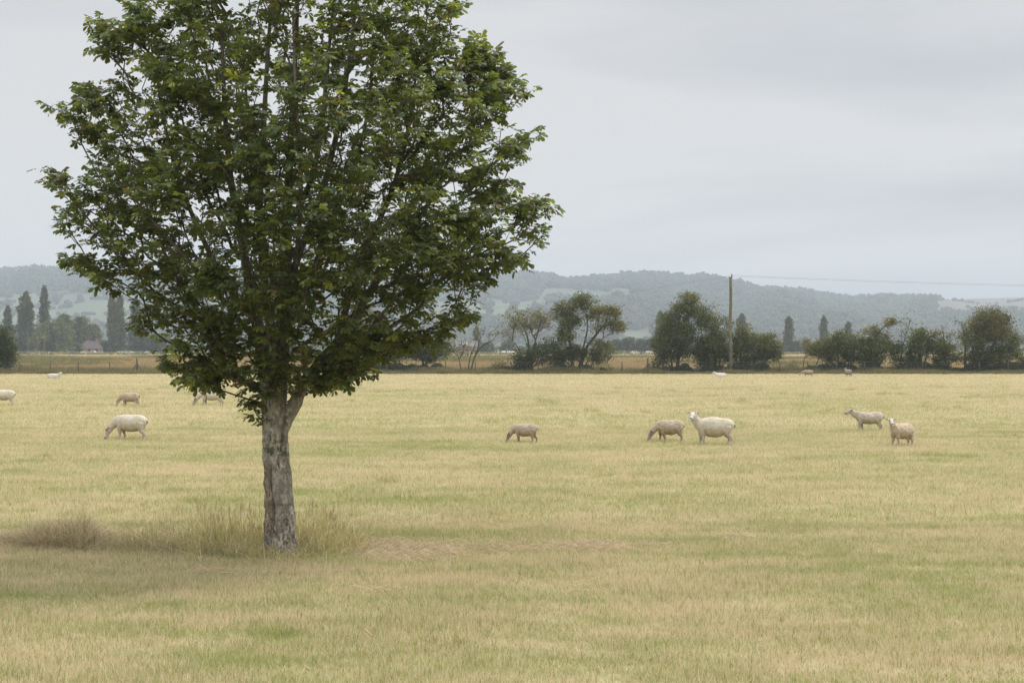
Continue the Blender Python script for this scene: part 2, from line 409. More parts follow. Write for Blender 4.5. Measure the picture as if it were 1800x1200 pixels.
# hedgerow lines across the fields and a crest of bigger trees
uh = []; Yh = []
for (a0, a1, Y0, Y1) in ((-100, 260, 2350, 2380), (-100, 200, 2600, 2560), (60, 280, 2150, 2200), (700, 960, 2500, 2560), (960, 1110, 2800, 2850), (1650, 1900, 2950, 2960), (1700, 2000, 2650, 2700)):
    k = int((a1-a0)/3.2); q = r.uniform(0, 1, k); uh.append(a0+(a1-a0)*q); Yh.append(Y0+(Y1-Y0)*q+r.normal(0, 4, k))
uc = r.uniform(-500, 1648, 900); Yc = HYR-r.uniform(0, 60, 900); kc = np.abs(np.sin(uc*0.031)+0.5*np.sin(uc*0.083)) > 0.12
nh = sum(len(x) for x in uh)
u_all = np.concatenate([u, *uh, uc[kc]]); Y_all = np.concatenate([Yw, *Yh, Yc[kc]])
Zt = hill_z(u_all, Y_all)
Pw = np.stack([(u_all-900)/F*Y_all, Y_all, Zt], 1); nn = len(Pw)
s0 = r.uniform(5.5, 10.5, nn); s0[len(u):len(u)+nh] *= 0.45; s0[len(u)+nh:] = r.uniform(6, 13, nn-len(u)-nh)
scatter('woodland', wood_vars, Pw, np.stack([0*s0, 0*s0, r.uniform(0, 6.28, nn)], 1), np.stack([s0*r.uniform(0.8, 1.3, nn), s0*r.uniform(0.8, 1.3, nn), s0*r.uniform(0.75, 1.1, nn)], 1), r.integers(0, 7, nn))

# ------------------------------------------------------------------ tree skeletons
class Skel:
    def __init__(s): s.P = []; s.par = []; s.L = []; s.g = []; s.dir = []; s.leaf = []
    def add(s, p, par, g=0.0):
        p = np.asarray(p, float)
        if par >= 0: d_ = p-s.P[par]; l = np.linalg.norm(d_); s.L.append(s.L[par]+l); s.dir.append(d_/(l+1e-9))
        else: s.L.append(0.0); s.dir.append(np.array([0, 0, 1.0]))
        s.P.append(p); s.par.append(par); s.g.append(g); return len(s.P)-1
    def limb(s, pts, rads, start=-1, step=0.15):
        """hand placed limb; returns node index of its end"""
        pts = np.asarray(pts, float)
        seg = np.linalg.norm(np.diff(pts, axis=0), axis=1); cum = np.concatenate([[0], np.cumsum(seg)])
        m = max(3, int(cum[-1]/step)); t = np.linspace(0, cum[-1], m)
        Q = np.stack([np.interp(t, cum, pts[:, k]) for k in range(3)], 1)
        for _ in range(3): Q[1:-1] = 0.25*Q[:-2]+0.5*Q[1:-1]+0.25*Q[2:]
        R = np.interp(t, cum, rads); cur = start
        for k in range(0 if start < 0 else 1, m): cur = s.add(Q[k], cur, R[k])
        return cur
    def near(s, p): A = np.array(s.P); return int(np.argmin(np.linalg.norm(A-p, axis=1)))
    def grow(s, T, a=0.75, step=0.2, r=None, lo=0.0, wig=0.05, up=0.25):
        r = r or np.random.default_rng(3)
        P = np.array(s.P); dirs = np.array(s.dir); L = np.array(s.L)
        for t in T:
            dv = t-P; dist = np.linalg.norm(dv, axis=1)+1e-6
            cosd = (dv*dirs).sum(1)/dist
            cost = dist*(1+np.clip(0.55-cosd, 0, 2)*0.9)+a*L+(P[:, 2] < lo)*100+(dist < 0.05)*5
            k = int(np.argmin(cost)); p0 = P[k]; d0 = dirs[k]; l = dist[k]
            ctrl = p0+(0.45*l)*(0.55*d0+0.45*(t-p0)/l); ctrl[2] -= up*l*0.15
            m = max(2, int(l/step)+1); cur = k; newP = []; newD = []; newL = []
            for q in range(1, m+1):
                w = q/m; p = (1-w)**2*p0+2*w*(1-w)*ctrl+w*w*t
                if q < m: p = p+r.normal(0, wig*step, 3)
                cur = s.add(p, cur); newP.append(p); newD.append(s.dir[-1]); newL.append(s.L[-1])
            s.leaf.append(cur)
            P = np.concatenate([P, newP]); dirs = np.concatenate([dirs, newD]); L = np.concatenate([L, newL])
    def radii(s, tip, p=2.3):
        n = len(s.P); acc = np.zeros(n); R = np.zeros(n)
        for k in range(n-1, -1, -1):
            R[k] = max(tip, acc[k]**(1/p)) if acc[k] > 0 else tip
            if s.g[k] > 0: R[k] = s.g[k]
            if s.par[k] >= 0: acc[s.par[k]] += R[k]**p
        return R
    def chains(s, R):
        n = len(s.P); ch = [[] for _ in range(n)]
        for k in range(n):
            if s.par[k] >= 0: ch[s.par[k]].append(k)
        used = np.zeros(n, bool); out = []
        for k in range(n):
            if used[k]: continue
            c = [k]; used[k] = True; cur = k
            while True:
                nx = [q for q in ch[cur] if not used[q]]
                if not nx: break
                q = max(nx, key=lambda z: R[z]); used[q] = True; c.append(q); cur = q
            out.append(([s.par[k]] if s.par[k] >= 0 else [])+c)
        return out

# ------------------------------------------------------------------ the chestnut tree
TY = gy(973); S0 = TY/F
def T(px, py, dy=0.0):
    Y = TY+dy; return at(px, py, Y)      # dy: nearer (-) or farther (+) than the trunk
def build_chestnut():
    r = np.random.default_rng(21)
    k = Skel()
    e0 = k.limb([T(494, 985), T(492, 930), T(490, 880), T(487, 830), T(484, 790), T(484, 765)], [.225, .205, .188, .178, .168, .165])
    e1 = k.limb([k.P[e0], T(478, 715, -.02), T(470, 665, -.05), T(462, 615, -.1), T(452, 565, -.15), T(438, 500, -.25), T(424, 420, -.3), T(405, 320, -.4), T(395, 200, -.4), T(390, 60, -.4)], [.155, .125, .105, .09, .075, .06, .05, .04, .03, .018], e0)
    eL2 = k.limb([T(472, 665, -.05), T(480, 610, -.25), T(474, 560, -.4), T(462, 480, -.5), T(455, 380, -.5), T(462, 250, -.45), T(470, 100, -.3), T(480, -40, -.2)], [.085, .065, .06, .05, .042, .035, .026, .016], k.near(T(474, 672, -.05)))
    e2 = k.limb([k.P[e0], T(488, 715, .05), T(493, 660, .12), T(497, 590, .2), T(500, 500, .2), T(504, 400, .15), T(508, 300, .1), T(515, 180, .1), T(522, 40, .1), T(525, -140, .1)], [.15, .115, .098, .09, .08, .064, .05, .038, .027, .016], e0)
    e3 = k.limb([k.P[e0], T(502, 742, 0), T(520, 706, 0), T(536, 670, -.02), T(563, 635, -.05), T(598, 600, -.05), T(622, 560, 0), T(650, 510, .05), T(690, 455, .1), T(728, 400, .15), T(770, 330, .2), T(800, 250, .2)], [.14, .10, .080, .076, .072, .064, .056, .048, .042, .034, .026, .016], e0)
    k.limb([T(598, 600, -.05), T(612, 520, -.25), T(640, 440, -.5), T(690, 340, -.6), T(720, 220, -.6), T(735, 100, -.5)], [.045, .042, .036, .03, .022, .015], k.near(T(598, 600, -.05)))
    k.limb([T(563, 635, -.05), T(610, 612, .3), T(680, 580, .7), T(740, 540, 1.0), T(800, 480, 1.2)], [.04, .035, .03, .022, .014], k.near(T(563, 635, -.05)))
    k.limb([T(500, 520, .2), T(535, 420, .3), T(570, 330, .4), T(600, 200, .5), T(620, 60, .6), T(635, -80, .5)], [.05, .045, .04, .034, .026, .015], k.near(T(500, 520, .2)))
    k.limb([T(504, 400, .15), T(545, 330, -.1), T(565, 240, -.3), T(575, 120, -.4), T(590, -30, -.4)], [.04, .036, .032, .024, .014], k.near(T(504, 400, .15)))
    k.limb([T(452, 565, -.15), T(415, 530, .1), T(370, 450, .3), T(325, 350, .4), T(290, 230, .4), T(270, 100, .3)], [.045, .038, .034, .028, .021, .014], k.near(T(452, 565, -.15)))
    k.limb([T(462, 615, -.1), T(420, 560, -.5), T(350, 480, -.9), T(280, 400, -1.1), T(210, 320, -1.1)], [.035, .032, .026, .02, .012], k.near(T(462, 615, -.1)))
    k.limb([T(498, 640, .12), T(495, 560, .6), T(470, 450, 1.1), T(440, 300, 1.5), T(430, 120, 1.6)], [.045, .042, .035, .028, .016], k.near(T(498, 640, .12)))
    k.limb([T(499, 590, .2), T(540, 500, .8), T(590, 380, 1.4), T(640, 240, 1.6), T(660, 80, 1.5)], [.04, .036, .03, .024, .014], k.near(T(499, 590, .2)))
    k.limb([T(490, 690, .0), T(500, 600, -.5), T(520, 480, -1.0), T(530, 340, -1.4), T(520, 180, -1.5), T(515, 20, -1.3)], [.04, .038, .034, .028, .022, .014], k.near(T(490, 700, .04)))
    # crown envelope (photo rows -> left/right edge)
    ey = np.array([-290, -200, -100, 0, 60, 120, 200, 310, 370, 430, 470, 520, 560, 600, 640, 670, 690], float)
    el = np.array([450, 340, 260, 235, 205, 165, 150, 118, 120, 140, 170, 215, 250, 275, 300, 330, 375], float)
    er = np.array([600, 700, 770, 792, 800, 880, 905, 915, 935, 925, 890, 840, 805, 745, 650, 610, 585], float)
    Ts = []
    n = 0
    while n < 2000:
        y = r.uniform(-280, 672); a = np.interp(y, ey, el)+20; b = np.interp(y, ey, er)-12
        c = (a+b)/2; w = (b-a)/2
        # accept rows by area
        if r.uniform() > (w/390)**1.5: continue
        q = r.uniform(0, 1)**0.36; th = r.uniform(0, 2*np.pi)
        px = c+w*q*np.cos(th); dy = w*S0*0.88*q*np.sin(th)
        if y > 590 and q < 0.4: continue
        if y > 610 and abs(dy) < 0.35 and 440 < px < 560: continue
        if dy < 0 and y > 600 and r.uniform() < 0.45: continue
        p = T(px, y, dy)
        # clumping: noise carves gaps
        if mnoise.noise(Vector(p)*1.15+Vector((9.1, 0, 0))) < -0.12 and r.uniform() < 0.7: continue
        Ts.append(p); n += 1
    spr = [(180, 45, 6), (205, 60, 5), (190, 90, 5), (165, 75, 3), (112, 198, 3), (135, 215, 4), (95, 196, 2), (160, 240, 5), (88, 315, 3), (105, 330, 4), (78, 318, 2), (130, 350, 5), (120, 388, 5),
           (130, 458, 4), (150, 462, 4), (140, 480, 2), (180, 490, 4), (850, 88, 8), (870, 105, 8), (830, 115, 7), (890, 130, 6), (915, 155, 5), (925, 158, 3), (860, 150, 8), (935, 245, 6), (925, 270, 6),
           (955, 360, 5), (970, 365, 3), (940, 380, 6), (950, 410, 5), (925, 455, 5), (905, 465, 4), (865, 488, 4), (820, 555, 5), (795, 565, 5), (835, 560, 2), (790, 20, 5), (800, 8, 4), (780, 60, 5), (150, 155, 5),
           (160, 175, 5), (240, 10, 6), (250, 40, 6), (232, 60, 5), (260, 545, 5), (250, 560, 4), (300, 640, 5), (320, 655, 6), (345, 668, 5), (385, 660, 5), (315, 610, 6), (560, 670, 5), (585, 672, 5), (600, 665, 5), (600, 640, 6), (545, 660, 4), (370, 640, 6), (400, 620, 6),
           (640, 640, 6), (660, 620, 6), (700, 610, 6), (735, 595, 6), (760, 590, 5), (445, 672, 3), (470, 650, 5), (485, 665, 5), (478, 690, 3)]
    for (px, py, c) in spr:
        if px > 800: px -= 14
        for _ in range(c): Ts.append(T(px+r.normal(0, 9), py+r.normal(0, 8), r.normal(-0.05, 0.35)))
    base = T(490, 700)
    Ts = sorted(Ts, key=lambda p: np.linalg.norm(p-base)+r.normal(0, 0.15))
    k.grow(Ts, a=0.62, step=0.16, r=r, lo=base[2]-0.15, wig=0.10, up=0.5)
    # low twigs on the trunk's left
    lowt = [((458, 708), (400, 690), (365, 676), (345, 662)), ((458, 708), (440, 712), (432, 706)), ((462, 745), (452, 738), (446, 720)), ((540, 690), (570, 680), (590, 655))]
    for pts in lowt:
        e = k.limb([T(494, 712) if pts[0][0] > 500 else T(478, pts[0][1]+8)]+[T(*p, -.1) for p in pts], np.linspace(.014, .006, len(pts)+1), k.near(T(*pts[0])), 0.08)
        k.leaf += [e, k.par[e], k.par[k.par[e]], k.par[k.par[k.par[e]]]]
    R = k.radii(0.0052, 2.45)
    g = np.array(k.g); P = np.array(k.P)
    root = empty('chestnut_tree', (*T(492, 968)[:2], 0.0))
    tag(root, 'large leafy broadleaf tree with a grey forked trunk rising from long grass in the foreground', 'tree')
    # lower wood: voxel-fused, then bark relief
    low = Soup(); up = Soup()
    for c in k.chains(R):
        Pc = P[c]; Rc = R[c].copy()
        if len(c) > 1 and k.par[c[1]] == c[0]: Rc[0] = min(Rc[0], Rc[1]*1.25)
        thick = (Rc > 0.022) & (Pc[:, 2] < 3.4)
        m = int(np.argmin(thick)) if not thick.all() else len(c)
        if m >= 3:
            low.tube(Pc[:m], Rc[:m], 20); st = max(0, m-2)
        else: st = 0
        if len(c)-st >= 2: up.tube(Pc[st:], Rc[st:], 9 if Rc[st] > .03 else (6 if Rc[st] > .012 else 4), (.42, .41, .38), cap=False)
    lo = low.obj('trunk tmp', None, False)
    md = lo.modifiers.new('r', 'REMESH'); md.mode = 'VOXEL'; md.voxel_size = 0.011
    md = lo.modifiers.new('s', 'SMOOTH'); md.factor = 0.5; md.iterations = 9
    dg = bpy.context.evaluated_depsgraph_get(); me = bpy.data.meshes.new_from_object(lo.evaluated_get(dg))
    bpy.data.objects.remove(lo)
    nv = len(me.vertices); co = np.empty(nv*3, np.float32); me.vertices.foreach_get('co', co); co = co.reshape(-1, 3).astype(float)
    no = np.empty(nv*3, np.float32); me.vertices.foreach_get('normal', no); no = no.reshape(-1, 3)
    col = np.ones((nv, 4), np.float32)
    zc = [T(494, 985)[2], T(490, 880)[2], T(486, 830)[2], T(484, 790)[2], 9]; xc = [T(494, 0)[0], T(490, 0)[0], T(486, 0)[0], T(484, 0)[0], T(484, 0)[0]]
    z1, z2 = T(0, 812)[2], T(0, 935)[2]
    for q in range(nv):
        x, y, z = co[q]; p = Vector((x, y, z)); nrm = no[q]
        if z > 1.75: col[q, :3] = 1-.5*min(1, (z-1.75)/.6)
        if z > 2.6: continue
        rough = 1.0 if z < 0.75 else 0.45
        a = mnoise.fractal(Vector((x*26, y*26, z*9)), 0.9, 2.1, 4)*0.010*rough
        a += mnoise.fractal(Vector((x*6, y*6, z*5)), 1, 2, 2)*0.014
        if z < 0.75:  # plated, fissured bark at the foot
            f = mnoise.fractal(Vector((x*17+3, y*17, z*5.5)), 0.8, 2.0, 3); cr0 = max(0, 1-abs(f)*7)*min(1, (0.75-z)*3); a -= 0.026*cr0; col[q, :3] *= 1-.45*cr0
        # flare and buttress
        if z < 0.3: a += (0.3-z)*0.12*(0.5+mnoise.noise(Vector((x*9, y*9, 0))))
        if abs(z-T(0, 885)[2]) < 0.012+0.008*mnoise.noise(p*20): 
            kk = max(0, mnoise.noise(Vector((x*14, y*14, 3)))+.15); a -= 0.012*kk; col[q, :3] *= 1-.9*kk*.8
        if nrm[1] < 0.2 and z2 < z < z1+0.03:
            dx = x-np.interp(z, zc, xc)+0.012*math.sin(z*9)
            g1 = math.exp(-((dx+0.045)/0.011)**2)*min(1, (z1+0.03-z)*9, (z-z2)*6)
            a -= 0.032*g1; col[q, :3] *= 1-0.5*g1
            if dx < -0.045:
                fw = min(1, (-.045-dx)/.02)*min(1, (z1+.03-z)*8); f = mnoise.fractal(Vector((x*60, y*20, z*9)), 0.8, 2, 3); a += fw*(0.016*f-0.010)
                col[q, :3] *= 1-fw*(1-np.array([.95, 0.84, 0.74])*(1+.35*min(0, f)))
        if 1.18 < z < 1.5 and nrm[1] < 0.3:
            f = mnoise.fractal(Vector((x*9+5, y*5, z*17)), 0.9, 2, 3)
            if f > 0.05: kf = min(1, (f-.05)*5)*min(1, (z-1.18)*10, (1.5-z)*10); col[q, :3] *= np.array([1-.6*kf, 1-.55*kf, 1-.65*kf]); a -= .006*kf
        if 1.3 < z < 1.75 and nrm[1] < 0.3:
            dx = x-T(500, 0)[0]-(z-1.5)*0.10; kf = math.exp(-(dx/0.022)**2); a -= 0.02*kf; col[q, :3] *= 1-0.55*kf
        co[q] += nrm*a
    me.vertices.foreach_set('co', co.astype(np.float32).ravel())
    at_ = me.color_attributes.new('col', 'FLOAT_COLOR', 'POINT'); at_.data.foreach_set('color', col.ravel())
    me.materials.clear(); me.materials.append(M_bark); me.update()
    me.polygons.foreach_set('use_smooth', np.full(len(me.polygons), True))
    tr = bpy.data.objects.new('trunk', me); sc.collection.objects.link(tr); under(tr, root)
    br = up.obj('branches', M_bark, True); under(br, root)
    # ---- foliage: palmate leaves
    P = np.array(k.P); dirs = np.array(k.dir)
    anchors = []; adir = []
    for e in k.leaf:
        anchors.append(P[e]); adir.append(dirs[e])
        q = k.par[e]
        if q >= 0 and r.uniform() < 0.75 and not g[q] > 0.012: anchors.append(P[q]); adir.append(dirs[q])
        q = k.par[q] if q >= 0 else -1
        if q >= 0 and r.uniform() < 0.35 and not g[q] > 0.012: anchors.append(P[q]); adir.append(dirs[q])
    anchors = np.array(anchors); adir = np.array(adir); na = len(anchors)
    nl = r.integers(4, 7, na); idx = np.repeat(np.arange(na), nl); L = len(idx)
    A = anchors[idx]; AD = adir[idx]
    # petiole direction: outward around the twig, a little upward
    h = r.uniform(0, 2*np.pi, L); out = np.stack([np.cos(h), np.sin(h), r.normal(0.10, 0.35, L)], 1)+AD*0.5
    out /= np.linalg.norm(out, axis=1)[:, None]
    pl = r.uniform(0.04, 0.15, L); hub = A+out*pl[:, None]
    size = r.uniform(0.070, 0.138, L)*(0.9+0.2*r.uniform(size=L))
    # leaf frame
    fwd = out.copy(); fwd[:, 2] -= r.uniform(0.0, 0.7, L); fwd /= np.linalg.norm(fwd, axis=1)[:, None]
    upv = np.stack([r.normal(0, .35, L), r.normal(0, .35, L), np.ones(L)], 1)
    sd = np.cross(fwd, upv); sd /= np.linalg.norm(sd, axis=1)[:, None]; nrm = np.cross(sd, fwd)
    pet = Soup()
    # petioles as thin 3-sided strips
    wv = sd*0.0022
    Vp = np.stack([A-wv, A+wv, hub+wv, hub-wv], 1).reshape(-1, 3)
    pet.add(Vp, (np.arange(L)*4)[:, None]+np.array([[0, 1, 2, 3]]), (0.16, 0.17, 0.06))
    # leaflets
    nf = r.integers(5, 8, L)
    li = np.repeat(np.arange(L), nf); M = len(li)
    pos = np.concatenate([np.linspace(-1, 1, q) for q in nf])
    ang = pos*1.85+r.normal(0, 0.10, M)
    ll = size[li]*(1-0.42*np.abs(pos))*r.uniform(0.85, 1.15, M)
    dd = fwd[li]*np.cos(ang)[:, None]+sd[li]*np.sin(ang)[:, None]
    nn_ = nrm[li]; ss = np.cross(dd, nn_)
    tilt = r.normal(0, 0.3, M); c_, s_ = np.cos(tilt)[:, None], np.sin(tilt)[:, None]; ss, nn_ = ss*c_+nn_*s_, nn_*c_-ss*s_
    droop = r.uniform(0.05, 0.75, M); curl = r.uniform(-0.05, 0.35, M)
    st = np.array([0.0, 0.32, 0.62, 0.86, 1.0]); wd = np.array([0.015, 0.085, 0.20, 0.17, 0.0])
    verts = []
    for t, w in zip(st, wd):
        c = hub[li]+dd*(ll*t*(1-0.18*droop*t))[:, None]-nn_*(ll*droop*0.55*t*t)[:, None]
        if w == 0: verts.append(c); continue
        ww = (ll*w)[:, None]; lift = (ll*w*curl)[:, None]
        verts += [c-ss*ww+nn_*lift, c, c+ss*ww+nn_*lift]
    verts = np.stack(verts, 1); kk = verts.shape[1]; o = (np.arange(M)*kk)[:, None]
    q4 = np.concatenate([o+np.array([[3*i+j, 3*i+j+1, 3*i+j+4, 3*i+j+3]]) for i in range(3) for j in range(2)])
    t3 = np.concatenate([o+np.array([[9, 10, 12]]), o+np.array([[10, 11, 12]])])
    base = np.array([0.108, 0.140, 0.05]); lc = base[None]*np.exp(r.normal(0, 0.22, L))[:, None]
    y_ = r.uniform(0, 1, L)
    lc[y_ < 0.10] = np.array([0.24, 0.27, 0.07])*np.exp(r.normal(0, .15, (int((y_ < 0.10).sum()), 1)))
    m_ = (y_ > 0.10) & (y_ < 0.15); lc[m_] = np.array([0.16, 0.14, 0.07])
    m_ = (y_ > 0.2) & (y_ < 0.40); lc[m_] = np.array([0.11, 0.155, 0.08])
    fc = lc[li]*np.exp(r.normal(0, 0.12, M))[:, None]
    C = np.repeat(fc[:, None, :], kk, axis=1)
    edge = r.uniform(0, 1, M) < 0.16                              # browned margins
    for q in (0, 2, 3, 5, 6, 8, 9, 11, 12): C[edge, q] = C[edge, q]*0.5+np.array([0.15, 0.11, 0.05])*0.5
    lf = Soup(); lf.add(verts.reshape(-1, 3), [q4, t3], C.reshape(-1, 3)); lf.add(np.concatenate(pet.V), pet.F[4], (0.14, 0.15, 0.05))
    cr_ = lf.obj('crown', M_leaf, False); under(cr_, root)
    print('chestnut leaves', L, 'leaflets', M, 'anchors', na)
build_chestnut()

# ------------------------------------------------------------------ hedge trees by the fence
def leafcloud(P, nper, spread, size, cols, r, flat=1.0, jitter=0.25):
    n = len(P)*nper; c = np.repeat(P, nper, axis=0)+r.normal(0, spread, (n, 3))*np.array([1, 1, flat])
    return leafcards(c, size, cols, r, jitter)
def leafcards(c, size, cols, r, jitter=0.25, clump=None):
    n = len(c); a = r.normal(0, 1, (n, 3)); a /= np.linalg.norm(a, axis=1)[:, None]
    b = np.cross(a, r.normal(0, 1, (n, 3))); b /= np.linalg.norm(b, axis=1)[:, None]; s = size*r.uniform(0.5, 1.3, n)[:, None]
    # bent leaf-spray: rhombus of two triangles with the middle lifted
    nrm = np.cross(a, b)
    V = np.stack([c-a*s, c-b*s*0.55+nrm*s*0.15, c+a*s, c+b*s*0.5+nrm*s*0.1], 1).reshape(-1, 3)
    Fc = (np.arange(n)*4)[:, None]+np.array([[0, 1, 2, 3]])
    cc = np.asarray(cols)[r.integers(0, len(cols), n)]*np.exp(r.normal(0, jitter, n))[:, None]
    return V, Fc, np.repeat(cc, 4, axis=0)
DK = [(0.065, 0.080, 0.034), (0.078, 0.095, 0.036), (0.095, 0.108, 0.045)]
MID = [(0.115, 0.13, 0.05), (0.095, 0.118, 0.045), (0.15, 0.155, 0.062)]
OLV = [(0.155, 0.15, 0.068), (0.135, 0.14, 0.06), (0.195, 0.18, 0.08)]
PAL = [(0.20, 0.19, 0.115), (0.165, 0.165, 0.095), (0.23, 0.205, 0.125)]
BRN = [(0.17, 0.145, 0.075), (0.14, 0.135, 0.06), (0.115, 0.12, 0.05)]
def hedge_tree(name, label, cat, trunks, lobes, seed, Dd=D, ntar=10.0, nper=60, base_y=None, group=None):
    """trunks: [(px_base, [(px,py)...], r)], lobes: [(cx,cy,rx,ry,density,cols)] in photo pixels at depth Dd"""
    r = np.random.default_rng(seed); S = Dd/F; k = Skel(); by = HY+F*H/Dd
    tx = trunks[0][0]; root = empty(name, (at(tx, 0, Dd)[0], Dd, 0)); tag(root, label, cat, group)
    first = True
    for (bx, pts, rad) in trunks:
        dys = np.cumsum(r.normal(0, 0.3, len(pts)))
        P_ = [at(bx, by+3, Dd)]+[at(px, py, Dd+dy) for (px, py), dy in zip(pts, dys)]
        k.limb(P_, np.linspace(rad*.85, rad*0.2, len(P_)), -1, 0.35)
    Tt = []; LC = []
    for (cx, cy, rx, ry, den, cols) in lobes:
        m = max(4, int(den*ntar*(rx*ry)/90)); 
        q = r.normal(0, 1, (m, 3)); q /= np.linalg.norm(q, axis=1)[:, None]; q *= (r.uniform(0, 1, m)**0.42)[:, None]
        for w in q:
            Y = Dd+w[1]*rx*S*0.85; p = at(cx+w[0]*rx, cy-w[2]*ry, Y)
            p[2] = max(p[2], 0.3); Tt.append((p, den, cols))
    o = Vector((seed*1.7, 0, 0))
    base = k.P[0]+np.array([0, 0, 0.5])
    Tt.sort(key=lambda z: np.linalg.norm(z[0]-base)+r.normal(0, .3))
    k.grow([z[0] for z in Tt], a=0.45, step=0.45, r=r, lo=0.5, wig=0.12, up=0.6)
    R = k.radii(0.014, 2.2); w = Soup(); P = np.array(k.P)
    for c in k.chains(R): w.tube(P[c], np.minimum(R[c], 0.4), 6 if R[c[0]] > .05 else 4, WHITE3, cap=False)
    tr = w.obj('trunk', M_bark2, True); under(tr, root)
    f = Soup()
    for (p, den, cols) in Tt:
        # each twig end is a small clump, uneven in size
        n_ = int(nper*min(den, 1.0)*r.uniform(0.3, 1.5))
        if n_ < 1: continue
        cl = r.uniform(0.75, 1.3)
        Vv, Ff, Cc = leafcloud(p[None]+r.normal(0, .12, (1, 3)), n_, r.uniform(0.2, 0.42), 0.10, cols, r, 0.7)
        f.add(Vv, Ff, Cc*cl)
    cw = f.obj('crown', M_fol, False); under(cw, root); return root
G_H = 'trees along the fence hedge'
hedge_tree('bushy_tree', 'dark green bushy tree cut by the left edge of the photo, beside the wire fence', 'tree', [(-12, [(-10, 630), (-5, 600)], .22), (-2, [(2, 635), (6, 615)], .12)],
  [(0, 592, 20, 20, 1.2, DK), (8, 618, 24, 20, 1.3, DK), (-22, 600, 26, 32, 1.2, DK), (10, 637, 22, 12, 1.3, MID)], 1, group=G_H)
hedge_tree('tall_tree', 'pale olive tree half hidden behind the right limb of the big foreground tree', 'tree', [(650, [(648, 620), (645, 580)], .22), (655, [(662, 610), (672, 580)], .12)],
  [(642, 552, 26, 17, .9, PAL), (628, 575, 20, 16, .9, PAL), (662, 572, 20, 16, .9, PAL), (645, 600, 28, 20, .9, OLV), (615, 600, 18, 18, .8, PAL)], 2, Dd=158, group=G_H)
hedge_tree('hawthorn', 'dark thorn tree with a leaning trunk, nearest hedge tree right of the big foreground trunk', 'tree', [(663, [(668, 635), (672, 615)], .16)],
  [(668, 618, 22, 17, 1.0, DK), (655, 630, 14, 10, .9, MID)], 3, group=G_H)
hedge_tree('hawthorn', 'slim dark thorn tree on two thin stems, under the right side of the big crown', 'tree', [(703, [(702, 635), (700, 612)], .12), (695, [(692, 635), (690, 615)], .10)],
  [(700, 612, 20, 19, .95, DK), (690, 628, 14, 10, .8, DK)], 4, group=G_H)
hedge_tree('hawthorn', 'round dark thorn tree with short stout trunk, below the right boughs of the big tree', 'tree', [(744, [(744, 637), (742, 620)], .26)],
  [(742, 608, 26, 18, 1.1, DK), (720, 618, 18, 13, 1.1, DK), (770, 614, 24, 17, 1.0, MID), (788, 604, 14, 12, .7, OLV), (748, 626, 24, 11, 1.1, DK)], 5, group=G_H)
hedge_tree('bare_tree', 'almost leafless twisted tree with grey forked limbs, left of the feathery half bare tree', 'tree', [(826, [(834, 625), (848, 605), (864, 602), (872, 590)], .11), (822, [(826, 625), (836, 605), (840, 590)], .08), (812, [(806, 625), (800, 612)], .08)],
  [(845, 582, 14, 12, .5, OLV), (862, 584, 12, 14, .42, BRN), (874, 578, 9, 12, .4, OLV), (836, 606, 12, 12, .55, OLV), (812, 612, 14, 12, .7, MID), (798, 618, 12, 10, .8, MID)], 6, ntar=13, nper=14, group=G_H)
hedge_tree('shrub', 'small low shrub in the rough grass between the leafless and the feathery tree', 'shrub', [(880, [(880, 648)], .05)], [(880, 642, 11, 8, .8, OLV), (872, 648, 7, 6, .8, MID)], 7, group='shrubs at the fence')
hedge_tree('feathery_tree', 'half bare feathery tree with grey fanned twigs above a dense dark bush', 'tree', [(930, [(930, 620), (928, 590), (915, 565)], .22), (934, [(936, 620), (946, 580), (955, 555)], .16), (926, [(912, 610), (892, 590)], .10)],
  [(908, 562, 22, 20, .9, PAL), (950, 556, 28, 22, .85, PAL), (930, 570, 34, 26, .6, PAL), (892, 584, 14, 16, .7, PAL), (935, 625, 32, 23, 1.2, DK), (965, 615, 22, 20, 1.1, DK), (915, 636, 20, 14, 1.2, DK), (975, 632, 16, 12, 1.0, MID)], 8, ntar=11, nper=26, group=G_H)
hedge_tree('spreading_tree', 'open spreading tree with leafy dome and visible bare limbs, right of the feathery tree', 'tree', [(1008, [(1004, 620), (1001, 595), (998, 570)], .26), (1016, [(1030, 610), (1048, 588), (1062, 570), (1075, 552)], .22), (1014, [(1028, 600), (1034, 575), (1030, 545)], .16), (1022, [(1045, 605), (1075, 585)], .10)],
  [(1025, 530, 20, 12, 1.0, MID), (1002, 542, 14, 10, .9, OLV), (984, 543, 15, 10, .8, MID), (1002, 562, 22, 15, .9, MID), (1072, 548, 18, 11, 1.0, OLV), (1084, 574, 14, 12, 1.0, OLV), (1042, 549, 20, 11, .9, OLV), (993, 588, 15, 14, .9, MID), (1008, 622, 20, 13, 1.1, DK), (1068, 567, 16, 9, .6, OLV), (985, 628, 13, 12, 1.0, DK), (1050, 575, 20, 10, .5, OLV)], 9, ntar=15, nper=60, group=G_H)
hedge_tree('bush', 'brownish green bush with an arching bare stem, leaning against the spreading tree', 'bush', [(1032, [(1042, 635), (1055, 618)], .10), (1078, [(1072, 643), (1062, 632)], .06)],
  [(1066, 612, 22, 19, .75, OLV), (1052, 626, 18, 14, .9, MID), (1040, 605, 12, 12, .5, BRN)], 10, group='bushes at the fence')
